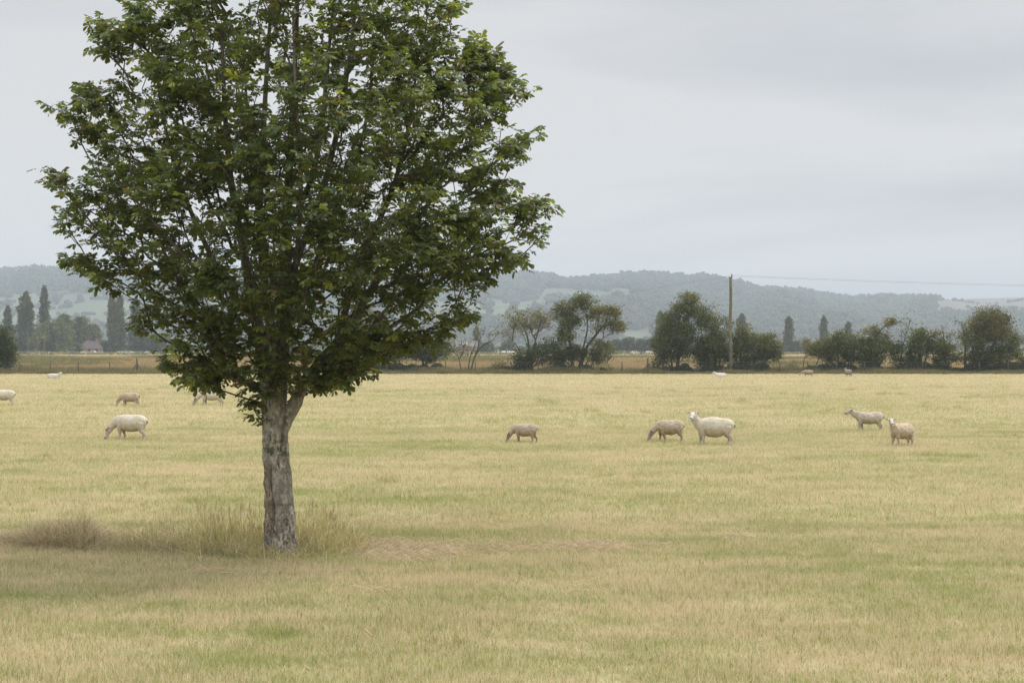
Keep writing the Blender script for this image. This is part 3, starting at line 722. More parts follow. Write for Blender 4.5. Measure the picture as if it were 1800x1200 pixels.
hedge_tree('leafy_tree', 'broad green leafy tree with the highest crown of the clump left of the wooden pole', 'tree', [(1190, [(1192, 630), (1198, 590), (1208, 550)], .28), (1184, [(1178, 625), (1172, 600)], .14)],
  [(1176, 566, 22, 20, 1.05, MID), (1163, 600, 18, 26, 1.1, MID), (1200, 588, 28, 30, 1.1, MID), (1160, 632, 15, 14, 1.1, DK), (1213, 524, 15, 11, 1.1, OLV), (1200, 544, 24, 14, 1.05, MID), (1190, 618, 24, 16, 1.0, DK), (1228, 548, 18, 13, 1.0, MID)], 11, group=G_H)
hedge_tree('leafy_tree', 'green leafy tree with a thin uneven top, standing directly at the wooden pole', 'tree', [(1255, [(1256, 630), (1254, 590), (1258, 560)], .26), (1262, [(1268, 620), (1274, 580)], .12)],
  [(1242, 565, 20, 18, .95, MID), (1255, 598, 28, 26, 1.1, MID), (1232, 612, 18, 22, 1.1, DK), (1276, 566, 12, 20, .5, MID), (1268, 620, 20, 18, 1.1, DK), (1240, 636, 20, 12, 1.0, DK), (1252, 545, 10, 10, .5, OLV)], 12, group=G_H)
hedge_tree('leafy_tree', 'narrow green tree immediately right of the wooden pole', 'tree', [(1301, [(1302, 630), (1304, 600), (1306, 575)], .18)],
  [(1305, 582, 12, 14, .85, OLV), (1298, 602, 15, 18, .9, MID), (1312, 598, 14, 14, .8, MID), (1292, 625, 12, 14, .9, DK)], 13, group=G_H)
hedge_tree('hawthorn', 'low wide tree leaning to the right, last of the clump around the wooden pole', 'tree', [(1319, [(1322, 635), (1334, 615), (1352, 605)], .22), (1324, [(1340, 634), (1360, 628)], .10)],
  [(1334, 602, 24, 16, 1.1, MID), (1352, 604, 18, 14, 1.05, OLV), (1345, 620, 26, 16, 1.1, DK), (1316, 626, 16, 18, 1.1, DK), (1364, 624, 12, 9, .8, MID)], 14, group=G_H)
hedge_tree('shrub', 'tiny shrub alone in the tan grass, in the gap right of the pole clump', 'shrub', [(1391, [(1391, 648)], .04)], [(1391, 644, 7, 5, .8, BRN)], 15, group='shrubs at the fence')
hedge_tree('small_tree', 'small pale green tree with thin leaning stems, at the left end of the right-hand row', 'tree', [(1410, [(1413, 635), (1416, 620)], .08), (1428, [(1434, 640), (1443, 625)], .12)],
  [(1422, 608, 14, 12, .8, PAL), (1430, 618, 14, 10, .9, OLV), (1445, 614, 14, 14, 1.0, MID)], 16, group=G_H)
hedge_tree('bushy_tree', 'rounded green tree with several stems fanning low, second in the right-hand row', 'tree', [(1475, [(1474, 635), (1472, 610)], .2), (1490, [(1496, 635), (1502, 622)], .08), (1466, [(1462, 632), (1456, 615)], .1)],
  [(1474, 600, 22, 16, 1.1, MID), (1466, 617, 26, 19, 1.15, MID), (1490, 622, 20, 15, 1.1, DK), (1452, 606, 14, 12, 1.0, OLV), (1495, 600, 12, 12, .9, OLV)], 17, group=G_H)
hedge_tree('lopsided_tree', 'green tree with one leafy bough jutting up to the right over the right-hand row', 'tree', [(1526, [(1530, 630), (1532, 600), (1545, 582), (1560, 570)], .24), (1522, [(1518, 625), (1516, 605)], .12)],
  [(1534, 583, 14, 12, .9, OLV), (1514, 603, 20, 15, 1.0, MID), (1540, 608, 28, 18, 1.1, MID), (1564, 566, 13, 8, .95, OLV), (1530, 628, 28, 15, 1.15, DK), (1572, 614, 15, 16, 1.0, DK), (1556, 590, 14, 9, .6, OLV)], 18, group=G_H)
hedge_tree('wispy_tree', 'tall wispy tree with few scattered leaves, between two fuller trees of the right-hand row', 'tree', [(1580, [(1584, 625), (1590, 595), (1600, 565)], .10), (1583, [(1586, 600), (1584, 572)], .07)],
  [(1588, 566, 8, 10, .5, MID), (1602, 560, 7, 8, .4, MID), (1590, 588, 10, 12, .5, OLV), (1580, 635, 14, 13, 1.0, DK), (1605, 585, 8, 10, .35, OLV)], 19, ntar=12, nper=24, group=G_H)
hedge_tree('knobbly_tree', 'dark green tree on one thick dark trunk in the middle of the right-hand row', 'tree', [(1617, [(1617, 630), (1616, 600), (1622, 575)], .36), (1620, [(1632, 610), (1645, 600)], .12)],
  [(1620, 585, 13, 16, .95, MID), (1608, 602, 14, 13, 1.0, MID), (1640, 592, 14, 12, .9, OLV), (1622, 612, 22, 15, 1.1, DK), (1650, 612, 12, 14, 1.0, MID), (1600, 622, 12, 10, .9, DK)], 20, group=G_H)
hedge_tree('wispy_tree', 'slender wispy tree with a crooked bare top, beside the largest right-hand tree', 'tree', [(1665, [(1662, 630), (1660, 600), (1656, 572)], .12), (1668, [(1668, 610), (1672, 582)], .08)],
  [(1658, 585, 7, 14, .4, BRN), (1662, 610, 14, 16, .9, MID), (1674, 590, 8, 12, .4, BRN), (1655, 628, 14, 13, 1.0, DK), (1680, 620, 10, 14, .9, MID)], 21, ntar=10, group=G_H)
hedge_tree('domed_tree', 'largest domed tree of the right-hand row, brownish green on top', 'tree', [(1704, [(1712, 625), (1730, 595), (1745, 570)], .3), (1697, [(1696, 625), (1698, 595), (1690, 570)], .16), (1712, [(1735, 625), (1765, 610)], .16)],
  [(1738, 558, 34, 15, 1.0, BRN), (1716, 574, 20, 15, 1.0, OLV), (1755, 580, 32, 22, 1.05, BRN), (1722, 600, 30, 20, 1.0, MID), (1690, 566, 15, 8, .35, BRN), (1765, 618, 28, 15, 1.1, MID), (1735, 630, 40, 13, 1.15, DK), (1784, 598, 13, 14, .9, MID), (1694, 590, 12, 14, .7, OLV)], 22, group=G_H)
hedge_tree('bush', 'green bush cut by the right edge of the photo', 'bush', [(1806, [(1805, 640)], .10)], [(1806, 636, 15, 16, 1.0, MID), (1800, 650, 12, 8, 1.0, DK)], 23, group='bushes at the fence')

# ------------------------------------------------------------------ distant trees (about 650 m off)
FD = 650.0
def far_tree(name, label, px, top, hw, seed, kind='round', Dd=FD, cols=MID, group='distant trees across the far meadow'):
    r = np.random.default_rng(seed+100); S = Dd/F; by = HY+F*H/Dd
    h = (by-top)*S; w = hw*S; x = (px-900)*S
    root = empty(name, (x, Dd, 0)); tag(root, label, 'tree', group)
    t = Soup(); t.tube([(x, Dd, 0), (x, Dd, h*0.35), (x+r.normal(0, .2), Dd, h*0.85)], [w*0.09+.15, w*0.06+.12, .05], 7, WHITE3)
    sgn = 1
    for q in range(6):
        z0 = h*(0.2+0.1*q); a = r.uniform(0, 6.28); l = w*0.7
        t.tube([(x, Dd, z0), (x+l*.6*math.cos(a), Dd+l*.6*math.sin(a), z0+l*(.5 if kind == 'round' else 1.4)), (x+l*math.cos(a), Dd+l*math.sin(a), z0+l*(.8 if kind == 'round' else 2.2))], [.14, .09, .03], 5, WHITE3)
    under(t.obj('trunk', M_bark2, True), root)
    n = int(np.clip(h*w*(52 if kind == 'round' else 80), 1400, 9000))
    z = r.uniform(0.03 if kind != 'round' else 0.1, 1, n)
    if kind == 'poplar': prof = np.interp(z, [0, .08, .25, .55, .8, .93, 1], [.5, .85, 1, .95, .74, .5, .15])
    elif kind == 'cone': prof = np.interp(z, [0, .1, .3, .6, .85, 1], [.8, 1, .95, .86, .58, .16])
    else: prof = np.interp(z, [0, .12, .4, .7, .9, 1], [.55, .85, 1, .95, .72, .3])
    a = r.uniform(0, 2*np.pi, n); q = r.uniform(0, 1, n)**0.4
    lump = np.array([mnoise.fractal(Vector((math.cos(a_)*1.6+seed, math.sin(a_)*1.6, z_*h/max(w, 1)*1.3)), 0.9, 2, 3) for a_, z_ in zip(a, z)])
    rad = w*prof*(0.80+0.75*lump)*q
    P = np.stack([x+rad*np.cos(a), Dd+rad*np.sin(a), z*h*(1+0.05*lump)], 1)
    Vv, Ff, Cc = leafcards(P, 0.62 if kind == 'round' else 0.5, cols, r, 0.2)
    f = Soup(); f.add(Vv, Ff, Cc*np.repeat(0.85+0.5*np.clip(lump+.3, 0, 1), 4)[:, None]); under(f.obj('crown', M_fol, False), root)
far_tree('poplar', 'slim pointed poplar right of the big cone-shaped tree at the far left', 78, 504, 10, 1, 'poplar', cols=DK)
far_tree('conifer_like_tree', 'big cone-shaped dark tree, tallest mass at the far left beyond the meadow', 46, 513, 21, 2, 'cone', cols=DK)
far_tree('poplar', 'short poplar at the far left, left of the cone-shaped tree', 14, 538, 10, 3, 'poplar', cols=DK)
far_tree('poplar', 'left stem of the close pair of tall poplars left of the big foreground tree', 197, 519, 10, 4, 'poplar', cols=MID)
far_tree('poplar', 'right stem of the close pair of tall poplars left of the big foreground tree', 211, 517, 10, 5, 'poplar', cols=MID)
far_tree('poplar', 'poplar half hidden by the left leaves of the big tree, right of the poplar pair', 238, 524, 12, 6, 'poplar', cols=DK)
far_tree('round_tree', 'broad light green rounded tree below the slim poplar at the far left', 92, 568, 34, 7, 'round', Dd=610, cols=MID)
far_tree('round_tree', 'rounded tree rising behind the broad light green tree', 113, 554, 17, 8, 'round', Dd=690, cols=MID)
far_tree('round_tree', 'rounded dark tree right of the broad light green tree', 141, 558, 18, 9, 'round', cols=MID)
far_tree('round_tree', 'smaller rounded tree above the brown roof beyond the meadow', 165, 571, 14, 10, 'round', Dd=670, cols=MID)
far_tree('round_tree', 'low dark tree beneath the short far-left poplar', 20, 592, 24, 11, 'round', cols=DK)
far_tree('round_tree', 'small dark bushy tree between the light green tree and the brown roof', 136, 603, 12, 12, 'round', Dd=620, cols=MID)
far_tree('round_tree', 'dark spreading tree right under the half hidden poplar, above the parked cars', 246, 584, 24, 13, 'round', cols=DK)
far_tree('round_tree', 'dark spreading tree at the left rim of the big tree crown', 276, 588, 24, 14, 'round', cols=DK)
far_tree('round_tree', 'dark low tree between the brown roof and the poplar pair', 183, 600, 11, 15, 'round', cols=DK)
far_tree('poplar', 'poplar peeping out left of the broad leafy tree by the wooden pole', 1160, 547, 9, 16, 'poplar', cols=DK)
far_tree('poplar', 'pointed poplar showing behind the narrow tree right of the wooden pole', 1303, 553, 12, 17, 'poplar', cols=DK)
far_tree('poplar', 'dark narrow poplar standing alone in the gap right of the pole clump', 1386, 557, 10, 18, 'poplar', cols=DK)
far_tree('poplar', 'dark narrow poplar above the left end of the right-hand row', 1448, 557, 9, 19, 'poplar', cols=DK)
far_tree('poplar', 'shorter poplar right behind the second tree of the right-hand row', 1491, 566, 9, 20, 'poplar', cols=DK)
far_tree('poplar', 'faint slim poplar beyond the leafless twisted tree', 838, 574, 8, 21, 'poplar', cols=DK)
for i_, (px, tp, hw, lb) in enumerate([
    (1084, 598, 14, 'low dark tree right beside the bush of the spreading tree, beyond the meadow'),
    (1106, 594, 15, 'low rounded dark tree in the gap, directly above the white car'),
    (1128, 597, 14, 'low rounded dark tree in the gap, straight above the braced fence post'),
    (1146, 596, 11, 'low dark tree touching the left side of the broad leafy tree'),
    (1374, 603, 10, 'low dark tree at the left foot of the lone narrow poplar'),
    (1402, 600, 12, 'low dark tree at the right foot of the lone narrow poplar'),
    (1418, 597, 10, 'low dark tree just left of the small pale green tree'),
    (858, 602, 14, 'low distant tree seen through the leafless twisted tree'),
    (893, 600, 14, 'low distant tree at the left side of the feathery tree'),
    (985, 598, 14, 'low distant tree between the feathery tree and the spreading tree')]):
    far_tree('round_tree', lb, px, tp, hw, 40+i_, 'round', cols=DK)

# far hedgerow closing the meadow (one continuous mass)
r = np.random.default_rng(8); hv = Soup(); n = 26000
x = r.uniform(-420, 420, n); hh = 2.3+2.2*np.array([mnoise.fractal(Vector((a*0.045, 3, 0)), 1, 2, 4) for a in x])
P = np.stack([x, 690+r.uniform(-4, 4, n), np.clip(hh, 0.8, 6)*r.uniform(0, 1, n)**0.7*1.5], 1)
Vv, Ff, Cc = leafcards(P, 0.6, DK, r); hv.add(Vv, Ff, Cc)
tag(hv.obj('distant_hedgerow', M_fol), kind='stuff')

# ------------------------------------------------------------------ houses, cars, vans far off
M_roof = plain('clay roof tiles', (0.10, 0.078, 0.078), 0.8, 0.2, 1.0); M_wallb = plain('brick wall', (0.26, 0.18, 0.13), 0.85, 0.15, 2)
M_wallw = plain('white render', (0.72, 0.71, 0.68), 0.8, 0.05, 1); M_win = plain('window glass', (0.04, 0.05, 0.06), 0.15, 0.1, 1)
M_slate = plain('slate roof', (0.15, 0.135, 0.14), 0.7, 0.2, 1)
def house(label, px, Dd, w, dpt, hw_, hr, wall, roof, rz=0, hip=False, zb=0.0, name='house', nwin=3):
    x = (px-900)/F*Dd; root = empty(name, (x, Dd, zb)); root.rotation_euler.z = rz; tag(root, label, 'house')
    a = Soup(); a.box(-w/2, w/2, -dpt/2, dpt/2, -0.5, hw_)
    if not hip: a.add([(-w/2, -dpt/2, hw_), (-w/2, dpt/2, hw_), (-w/2, 0, hw_+hr*.95), (w/2, -dpt/2, hw_), (w/2, dpt/2, hw_), (w/2, 0, hw_+hr*.95)], [[(0, 2, 1), (3, 4, 5)]])
    o = a.obj('wall', wall); o.parent = root
    e = 0.4; i = w*0.28 if hip else 0; b = Soup(); lo_ = hw_-0.1
    V = [(-w/2-e, -dpt/2-e, lo_), (w/2+e, -dpt/2-e, lo_), (w/2+e, dpt/2+e, lo_), (-w/2-e, dpt/2+e, lo_), (-w/2-e+i, 0, hw_+hr), (w/2+e-i, 0, hw_+hr)]
    b.add(V, [[(0, 1, 5, 4), (2, 3, 4, 5)], [(1, 2, 5), (3, 0, 4)]] if hip else [[(0, 1, 5, 4), (2, 3, 4, 5), (0, 3, 2, 1)]])
    rf = b.obj('roof', roof); rf.parent = root
    c = Soup(); c.box(w*.22, w*.22+.9, -.4, .5, hw_+hr*.4, hw_+hr+1.1); ch = c.obj('chimney', wall); ch.parent = rf
    for q in range(nwin):
        xx = -w/2+w*(q+.5)/nwin; s = Soup(); s.box(xx-.5, xx+.5, -dpt/2-.04, -dpt/2+.05, 1.0, 2.2); wo_ = s.obj('window', M_win); wo_.parent = root
    return root
house('brown hipped roof of a house among trees, left of the poplar pair', 160, 640, 9.0, 8, 2.6, 3.2, M_wallb, M_roof, 0.1, True)
house('small brown roof at the far left, next to the low dark tree', 34, 655, 7, 8, 2.6, 3.0, M_wallb, M_roof, -0.2)
hs_ = house('brown house with a small white panel at its roof, left of the leafless twisted tree', 819, 630, 9, 7, 3.4, 2.4, M_wallb, M_slate, 0.15)
w_ = Soup(); w_.box(-2.6, .4, -3.2, -1.2, 3.3, 5.1); o_ = w_.obj('dormer', M_wallw); o_.parent = hs_
for lb, px, Yd in (('tiny pale house high on the left hillside, the left one of two', 30, 3080), ('tiny pale house high on the left hillside, the right one of two', 53, 3090)):
    house(lb, px, Yd, 8, 7, 7, 4, M_wallw, M_slate, 0.2, zb=float(hill_z(np.array([px*1.0]), np.array([Yd*1.0]))[0])+4, nwin=2)

M_tyre = plain('tyre', (0.02, 0.02, 0.02), 0.9); M_glass = plain('car glass', (0.03, 0.035, 0.04), 0.08)
def car_paint(c):
    m, n, b = newmat('car paint'); b.inputs['Base Color'].default_value = (*c, 1); b.inputs['Roughness'].default_value = 0.25; b.inputs['Coat Weight'].default_value = 0.5; return m
def make_car(label, px, py, color, van=False, rz=0, cat='car', name='parked_car', group='cars parked beyond the meadow', Dd=None):
    Dd = Dd or 600.0; x = (px-900)/F*Dd; root = empty(name, (x, Dd, 0)); root.rotation_euler.z = rz; tag(root, label, cat, group)
    if van: prof = [(-2.5, .35), (-2.5, 2.2), (-2.35, 2.35), (1.2, 2.35), (1.75, 1.35), (2.45, 1.1), (2.5, .35)]; gl = [(1.15, 2.15), (1.66, 1.35), (.6, 1.35), (.6, 2.15)]
    else: prof = [(-2.1, .35), (-2.12, .9), (-1.75, 1.02), (-1.25, 1.45), (.25, 1.47), (1.05, 1.0), (2.0, .85), (2.1, .35)]; gl = [(-1.2, 1.38), (.2, 1.40), (.85, 1.02), (-1.55, 1.02)]
    p = car_paint(color); b = Soup(); n = len(prof)
    V = [(q, s*(.86 if z < 1.1 else .72 if not van else .86), z) for s in (-1, 1) for (q, z) in prof]
    b.add(V, [[(i, (i+1) % n, n+(i+1) % n, n+i) for i in range(n)]])
    me_faces = b.obj('body', p)
    bm = bmesh.new(); bm.from_mesh(me_faces.data); bm.verts.ensure_lookup_table()
    bm.faces.new([bm.verts[i] for i in range(n)][::-1]); bm.faces.new([bm.verts[n+i] for i in range(n)]); bm.to_mesh(me_faces.data); bm.free(); me_faces.parent = root
    for s in (-1, 1):
        w = Soup(); yy = s*(.885 if van else .83); w.add([(q, yy*(1 if z < 1.2 or van else .90), z) for (q, z) in gl], [[(0, 1, 2, 3)]]); wn_ = w.obj('window', M_glass); wn_.parent = root
    for sxx in (-1.35, 1.35):
        for s in (-1, 1):
            t = Soup(); t.tube([(sxx, s*.70, .33), (sxx, s*.90, .33)], .33, 14); to = t.obj('wheel', M_tyre, False); to.parent = root
cl = [(128, (.05, .06, .08), 'dark blue parked car, leftmost of the row below the broad light green tree'), (149, (.75, .75, .75), 'white parked car in front of the brown hipped roof'),
      (165, (.6, .62, .63), 'silver parked car just right of the white one by the brown roof'), (178, (.3, .32, .34), 'grey parked car between the brown roof and the poplar pair'),
      (214, (.62, .63, .64), 'pale silver parked car under the poplar pair'), (229, (.8, .8, .8), 'white parked car just right of the poplar pair'),
      (262, (.7, .72, .72), 'white parked car nearest the leaves of the big tree crown'), (247, (.1, .1, .12), 'dark parked car between the two white ones right of the poplar pair')]
for i_, (px, c, lb) in enumerate(cl): make_car(lb, px, 0, c, False, 0.3*math.sin(i_*2.3))
for i_, (px, lb) in enumerate([(886, 'small white car, leftmost of three seen beside the feathery tree'), (894, 'small white car, middle of three seen beside the feathery tree'), (902, 'small white car, rightmost of three seen beside the feathery tree')]):
    make_car(lb, px, 0, (.85, .85, .85), False, 1.5+.1*i_)
make_car('white car beyond the meadow, in the gap left of the braced fence post', 1117, 0, (.85, .85, .85), False, 0.9)
make_car('white car partly behind the left side of the broad leafy tree', 1142, 0, (.8, .8, .8), False, 0.9)

r = np.random.default_rng(18); s_ = Soup(); n = 30000; x = r.uniform(-330, 330, n)
hh = 1.35+.6*np.array([mnoise.fractal(Vector((a*0.06, 9, 0)), 1, 2, 4) for a in x])
Vv, Ff, Cc = leafcards(np.stack([x, 588+r.uniform(-2.5, 2.5, n), np.clip(hh, .3, 2)*r.uniform(0, 1, n)], 1), .3, [(.19, .19, .08), (.26, .23, .12), (.15, .17, .07), (.34, .28, .16)], r); s_.add(Vv, Ff, Cc)
tag(s_.obj('weedy_bank', M_fol), kind='stuff')

# ------------------------------------------------------------------ poles and line
M_pole = plain('weathered pole wood', (0.17, 0.155, 0.095), 0.9, 0.25, 3); M_wire = plain('cable', (0.16, 0.17, 0.18), 0.6)
M_porc = plain('porcelain', (0.8, 0.8, 0.78), 0.3); M_iron = plain('dark iron', (0.03, 0.03, 0.035), 0.5)
def pole(label, px, Dd, top, rad, group=None):
    x = (px-900)/F*Dd; h = at(px, top, Dd)[2]; root = empty('utility_pole', (x, Dd, 0)); tag(root, label, 'pole', group)
    s = Soup(); zz = np.linspace(-.3, h, 14); s.tube(np.stack([0.04*np.sin(zz), 0*zz, zz], 1), np.linspace(rad, rad*.72, 14), 14); o = s.obj('shaft', M_pole, True); o.parent = root
    s = Soup(); s.tube([(0.02, 0, h), (0.02, 0, h+.14), (.02, 0, h+.22)], [.07, .09, .03], 10); o = s.obj('insulator', M_porc, True); o.parent = root
    s = Soup(); s.tube([(.13, 0, h-.12), (.13, 0, h+.1), (.13, 0, h+.3)], [.05, .07, .05], 8); s.box(-.05, .16, -.03, .03, h-.2, h-.14); o = s.obj('bracket', M_iron); o.parent = root
    return np.array([x+.05, Dd, h+.2])
A1 = pole('tall weathered wooden pole carrying a wire, among the trees right of the centre', 1284, 149.0, 487, .19)
pole('thin pale pole standing before the broad light green tree, left one', 50, 560, 587, .13, 'distant thin poles'); pole('thin pale pole standing before the broad light green tree, right one', 78, 560, 589, .13, 'distant thin poles')
w = Soup()
def wire(a, b, sag, r_):
    t = np.linspace(0, 1, 40)[:, None]; P = a*(1-t)+b*t; P[:, 2] -= (4*sag*t*(1-t))[:, 0]; w.tube(P, r_, 5)
for k_, dz in ((0, 0.0), (1, 0.12)):
    o = np.array([0, 0, -dz]); wire(A1+o, at(2300, 506, 160)+o, .35, .008)
    wire(A1+o, at(560, 552, 215)+o, 1.2, .006)
tag(w.obj('overhead_wire', M_wire), 'thin overhead wire running through the top of the wooden pole', 'wire')

# ------------------------------------------------------------------ fence
def fence():
    FY = 148.0; S = FY/F; root = empty('wire_fence', (at(900, 0, FY)[0], FY, 0)); tag(root, 'long post and wire fence along the far edge of the grazed field', 'fence')
    r = random.Random(4); braced = {241, 1139}
    xs = [35, 88, 138, 193, 241, 281, 330, 381, 430, 480, 530, 580, 628, 680, 731, 783, 835, 898, 946, 996, 1044, 1093, 1139, 1175, 1225, 1272, 1322, 1371, 1420, 1470, 1520, 1570, 1622, 1672, 1722, 1772, 1822]+[-14, -64]
    for px in sorted(xs):
        x = (px-900)*S; big = px in braced; h = 1.62 if big else 1.3+r.uniform(-.08, .08); rd = .10 if big else .055; le = r.uniform(-.04, .04)
        s = Soup(); s.tube([(x, FY, -.2), (x+le*.5, FY, h*.5), (x+le, FY, h-.03), (x+le, FY, h)], [rd, rd*.95, rd*.9, rd*.5], 9); under(s.obj('post', M_post, True), root)
        if big:
            for q in (-1, 1):
                s = Soup(); s.tube([(x, FY+.02, 1.12), (x+q*.75, FY-.1, -.1)], .055, 7); under(s.obj('brace', M_post, True), root)
    x0, x1 = (-70-900)*S, (1870-900)*S; s = Soup()
    for z in (1.2, .95, .7, .5, .3):
        q = np.linspace(x0, x1, 80); s.tube(np.stack([q, FY-.06+0*q, z+.01*np.sin(q*2)], 1), .007, 4)
    under(s.obj('wire', M_wire), root)
M_post = plain('old fence wood', (0.13, 0.11, 0.085), 0.9, 0.25, 4); fence()

# ------------------------------------------------------------------ sheep
M_sheep, n_, b_ = newmat('fleece'); b_.inputs['Roughness'].default_value = 0.95
g_ = N(n_, 'ShaderNodeTexCoord'); f1 = noise_node(n_, 38, 4, 0.7, g_.outputs['Object']); f2 = noise_node(n_, 6, 3, 0.6, g_.outputs['Object'])
c_ = mixc(n_, mth(n_, 'MULTIPLY', f2, 0.5), attr(n_, 'col'), (0.50, 0.42, 0.31), 'MULTIPLY')
c_ = mixc(n_, 1.0, attr(n_, 'col'), ramp(n_, f2, [(.3, (.80, .77, .73)), (.62, (1, 1, 1))]), 'MULTIPLY')
n_.links.new(c_, b_.inputs['Base Color']); bump(n_, b_, f1, 1.0, 0.035)
M_eye = plain('eye', (0.01, 0.008, 0.006), 0.15); M_hoof = plain('hoof', (0.06, 0.05, 0.04), 0.7)
def sheep(label, px, py, s, pose, wool, face=(.72, .67, .62), yaw=0.0, fluffy=1.0, group='sheep grazing in the field', back=None, slim=1.0, legs=(0, 0, 0, 0), headyaw=0, sx=1.0):
    """built facing +X, then turned: yaw 0 = facing left in the picture"""
    wool = np.array(wool); face = np.array(face); B = Soup()
    under_w = wool*np.array([.80, .74, .68])
    lying = pose == 'lie'; zo = -0.30 if lying else 0.0
    # torso rings: x, z centre, half height, half width
    xs = np.array([-.56, -.52, -.42, -.28, -.10, .08, .24, .36, .45]); zc = np.array([.56, .56, .545, .515, .49, .50, .525, .55, .56])+zo
    rz = np.array([.04, .12, .185, .225, .245*slim, .24*slim, .215, .17, .08]); ry = np.array([.04, .11, .155, .19, .22, .215, .185, .14, .06])
    B.tube(np.stack([xs, 0*xs, zc], 1), ry, 22, wool, R2=rz, side=(0, 1, 0))
    if pose == 'graze': nk = [(.30, .56), (.46, .53), (.60, .40), (.70, .265)]; head = [(.69, .29), (.73, .22), (.77, .12), (.805, .035)]
    elif pose == 'low': nk = [(.30, .56), (.46, .54), (.60, .47), (.70, .40)]; head = [(.69, .42), (.76, .36), (.83, .27), (.88, .20)]
    elif pose in ('look', 'lie'): nk = [(.28, .56), (.41, .62), (.48, .72), (.52, .80)]; head = [(.49, .835), (.57, .80), (.66, .74), (.73, .69)]
    else: nk = [(.28, .57), (.44, .62), (.56, .68), (.64, .74)]; head = [(.62, .765), (.70, .74), (.79, .69), (.86, .655)]
    nk = np.array([(x, 0, z+zo) for x, z in nk]); head = np.array([(x, 0, z+zo) for x, z in head])
    if headyaw:
        pv = nk[-1].copy(); ca, sa = math.cos(headyaw), math.sin(headyaw)
        for q in range(len(head)):
            dxy = head[q, :2]-pv[:2]; head[q, :2] = pv[:2]+np.array([ca*dxy[0]-sa*dxy[1], sa*dxy[0]+ca*dxy[1]])
        nk[-2:, 1] += sa*.03
    B.tube(nk, [.125, .105, .085, .078], 14, wool, R2=[.17, .14, .105, .09], side=(0, 1, 0))
    hd = head[-1]-head[0]; hd /= np.linalg.norm(hd); sd = np.cross([0, 0, 1.0], hd)
    sd = np.array([0, 1.0, 0]) if np.linalg.norm(sd) < 1e-3 else sd/np.linalg.norm(sd)
    hp = np.concatenate([[head[0]-hd*.03], head, [head[-1]+hd*.015]])
    B.tube(hp, [.03, .066, .060, .044, .034, .015], 14, face, R2=[.03, .075, .078, .058, .042, .02], side=sd)
    B.tube([head[-1]-hd*.012, head[-1]+hd*.024], [.028, .018], 8, (.07, .05, .045), R2=[.03, .02], side=sd)
    upn = np.cross(hd, sd); upn = upn if upn[2] > 0 else -upn
    for q in (-1, 1):
        e0 = head[0]+sd*q*.05+upn*.02+hd*.0; e1 = e0+sd*q*.08+upn*.02-hd*.012; e2 = e1+sd*q*.065-upn*.002
        B.tube([e0, e1, e2], [.024, .038, .012], 8, face*np.array([.42, .33, .29]), R2=[.018, .017, .010], side=hd)
    if not lying:
        for q, (fx, sw) in enumerate(((.27, legs[0]), (.27, legs[1]), (-.40, legs[2]), (-.40, legs[3]))):
            sy = .095*(-1 if q % 2 else 1)
            if q < 2: J = [(fx, .56), (fx, .46), (fx+.02+sw*.3, .33), (fx+sw*.6, .22), (fx+sw*.9, .12), (fx+.015+sw, .02), (fx+.02+sw, -.01)]; Rr = [.03, .078, .062, .038, .025, .028, .03]
            else: J = [(fx, .60), (fx+.01, .50), (fx+.04+sw*.3, .37), (fx-.015+sw*.6, .25), (fx-.075+sw*.8, .19), (fx-.05+sw*.95, .08), (fx-.03+sw, -.01)]; Rr = [.03, .095, .088, .05, .033, .025, .028]
            cut = 4
            Pj = np.array([(x, sy*(.75 if z > .54 else 1.0 if z > .3 else 1), z) for x, z in J])
            B.tube(Pj[:cut+1], Rr[:cut+1], 10, wool*.96, R2=[v*1.25 for v in Rr[:cut+1]], side=(0, 1, 0)); B.tube(Pj[cut-1:], Rr[cut-1:], 10, face*.93)
    else:
        for sy in (-.12, .12): B.tube([(.25, sy, .17), (.42, sy, .06), (.30, sy*1.2, .03)], [.08, .05, .03], 8, wool*.96); B.tube([(-.35, sy, .2), (-.15, sy*1.6, .08), (-.30, sy*1.9, .04)], [.11, .07, .03], 8, wool*.96)
    tz = .60+zo; B.tube([(-.53, 0, tz), (-.575, 0, tz-.03), (-.59, 0, tz-.10)], [.035, .03, .012], 8, wool*.95)
    B.tube([(-.572, 0, tz-.075), (-.585, 0, tz-.13)], [.02, .006], 6, (.06, .045, .035))
    tmp = B.obj('sheep tmp'); src = np.concatenate(B.V); sc_ = np.concatenate(B.C)
    kd = kdtree.KDTree(len(src))
    for q, v in enumerate(src): kd.insert(v, q)
    kd.balance()
    md = tmp.modifiers.new('r', 'REMESH'); md.mode = 'VOXEL'; md.voxel_size = .0125
    md = tmp.modifiers.new('s', 'SMOOTH'); md.factor = .5; md.iterations = 4
    me = bpy.data.meshes.new_from_object(tmp.evaluated_get(bpy.context.evaluated_depsgraph_get())); bpy.data.objects.remove(tmp)
    ca_ = me.color_attributes.new('col', 'FLOAT_COLOR', 'POINT'); me.update()
    o = Vector((px*.37, py*.11, 0)); nrs = [v.normal.copy() for v in me.vertices]
    for q, v in enumerate(me.vertices):
        _, i0, _ = kd.find(v.co); c = sc_[i0].copy()
        iswool = abs(c-wool).max() < .06
        if iswool:
            f = mnoise.fractal(v.co*9+o, .9, 2, 3)*.016+mnoise.noise(v.co*38+o)*.006
            v.co = v.co+nrs[q]*(f*fluffy+.004*fluffy)
            belly_mix = max(0, min(1, (.48+zo-v.co.z)/.2+.3*mnoise.noise(v.co*7+o))); c = c*(1-belly_mix)+under_w*belly_mix  # wool blends to a darker, browner tone towards the belly, unevenly
        ca_.data[q].color = (*[max(0, float(z)) for z in c], 1)
    me.materials.clear(); me.materials.append(M_sheep); me.polygons.foreach_set('use_smooth', np.full(len(me.polygons), True))
    g = gnd(px, py)
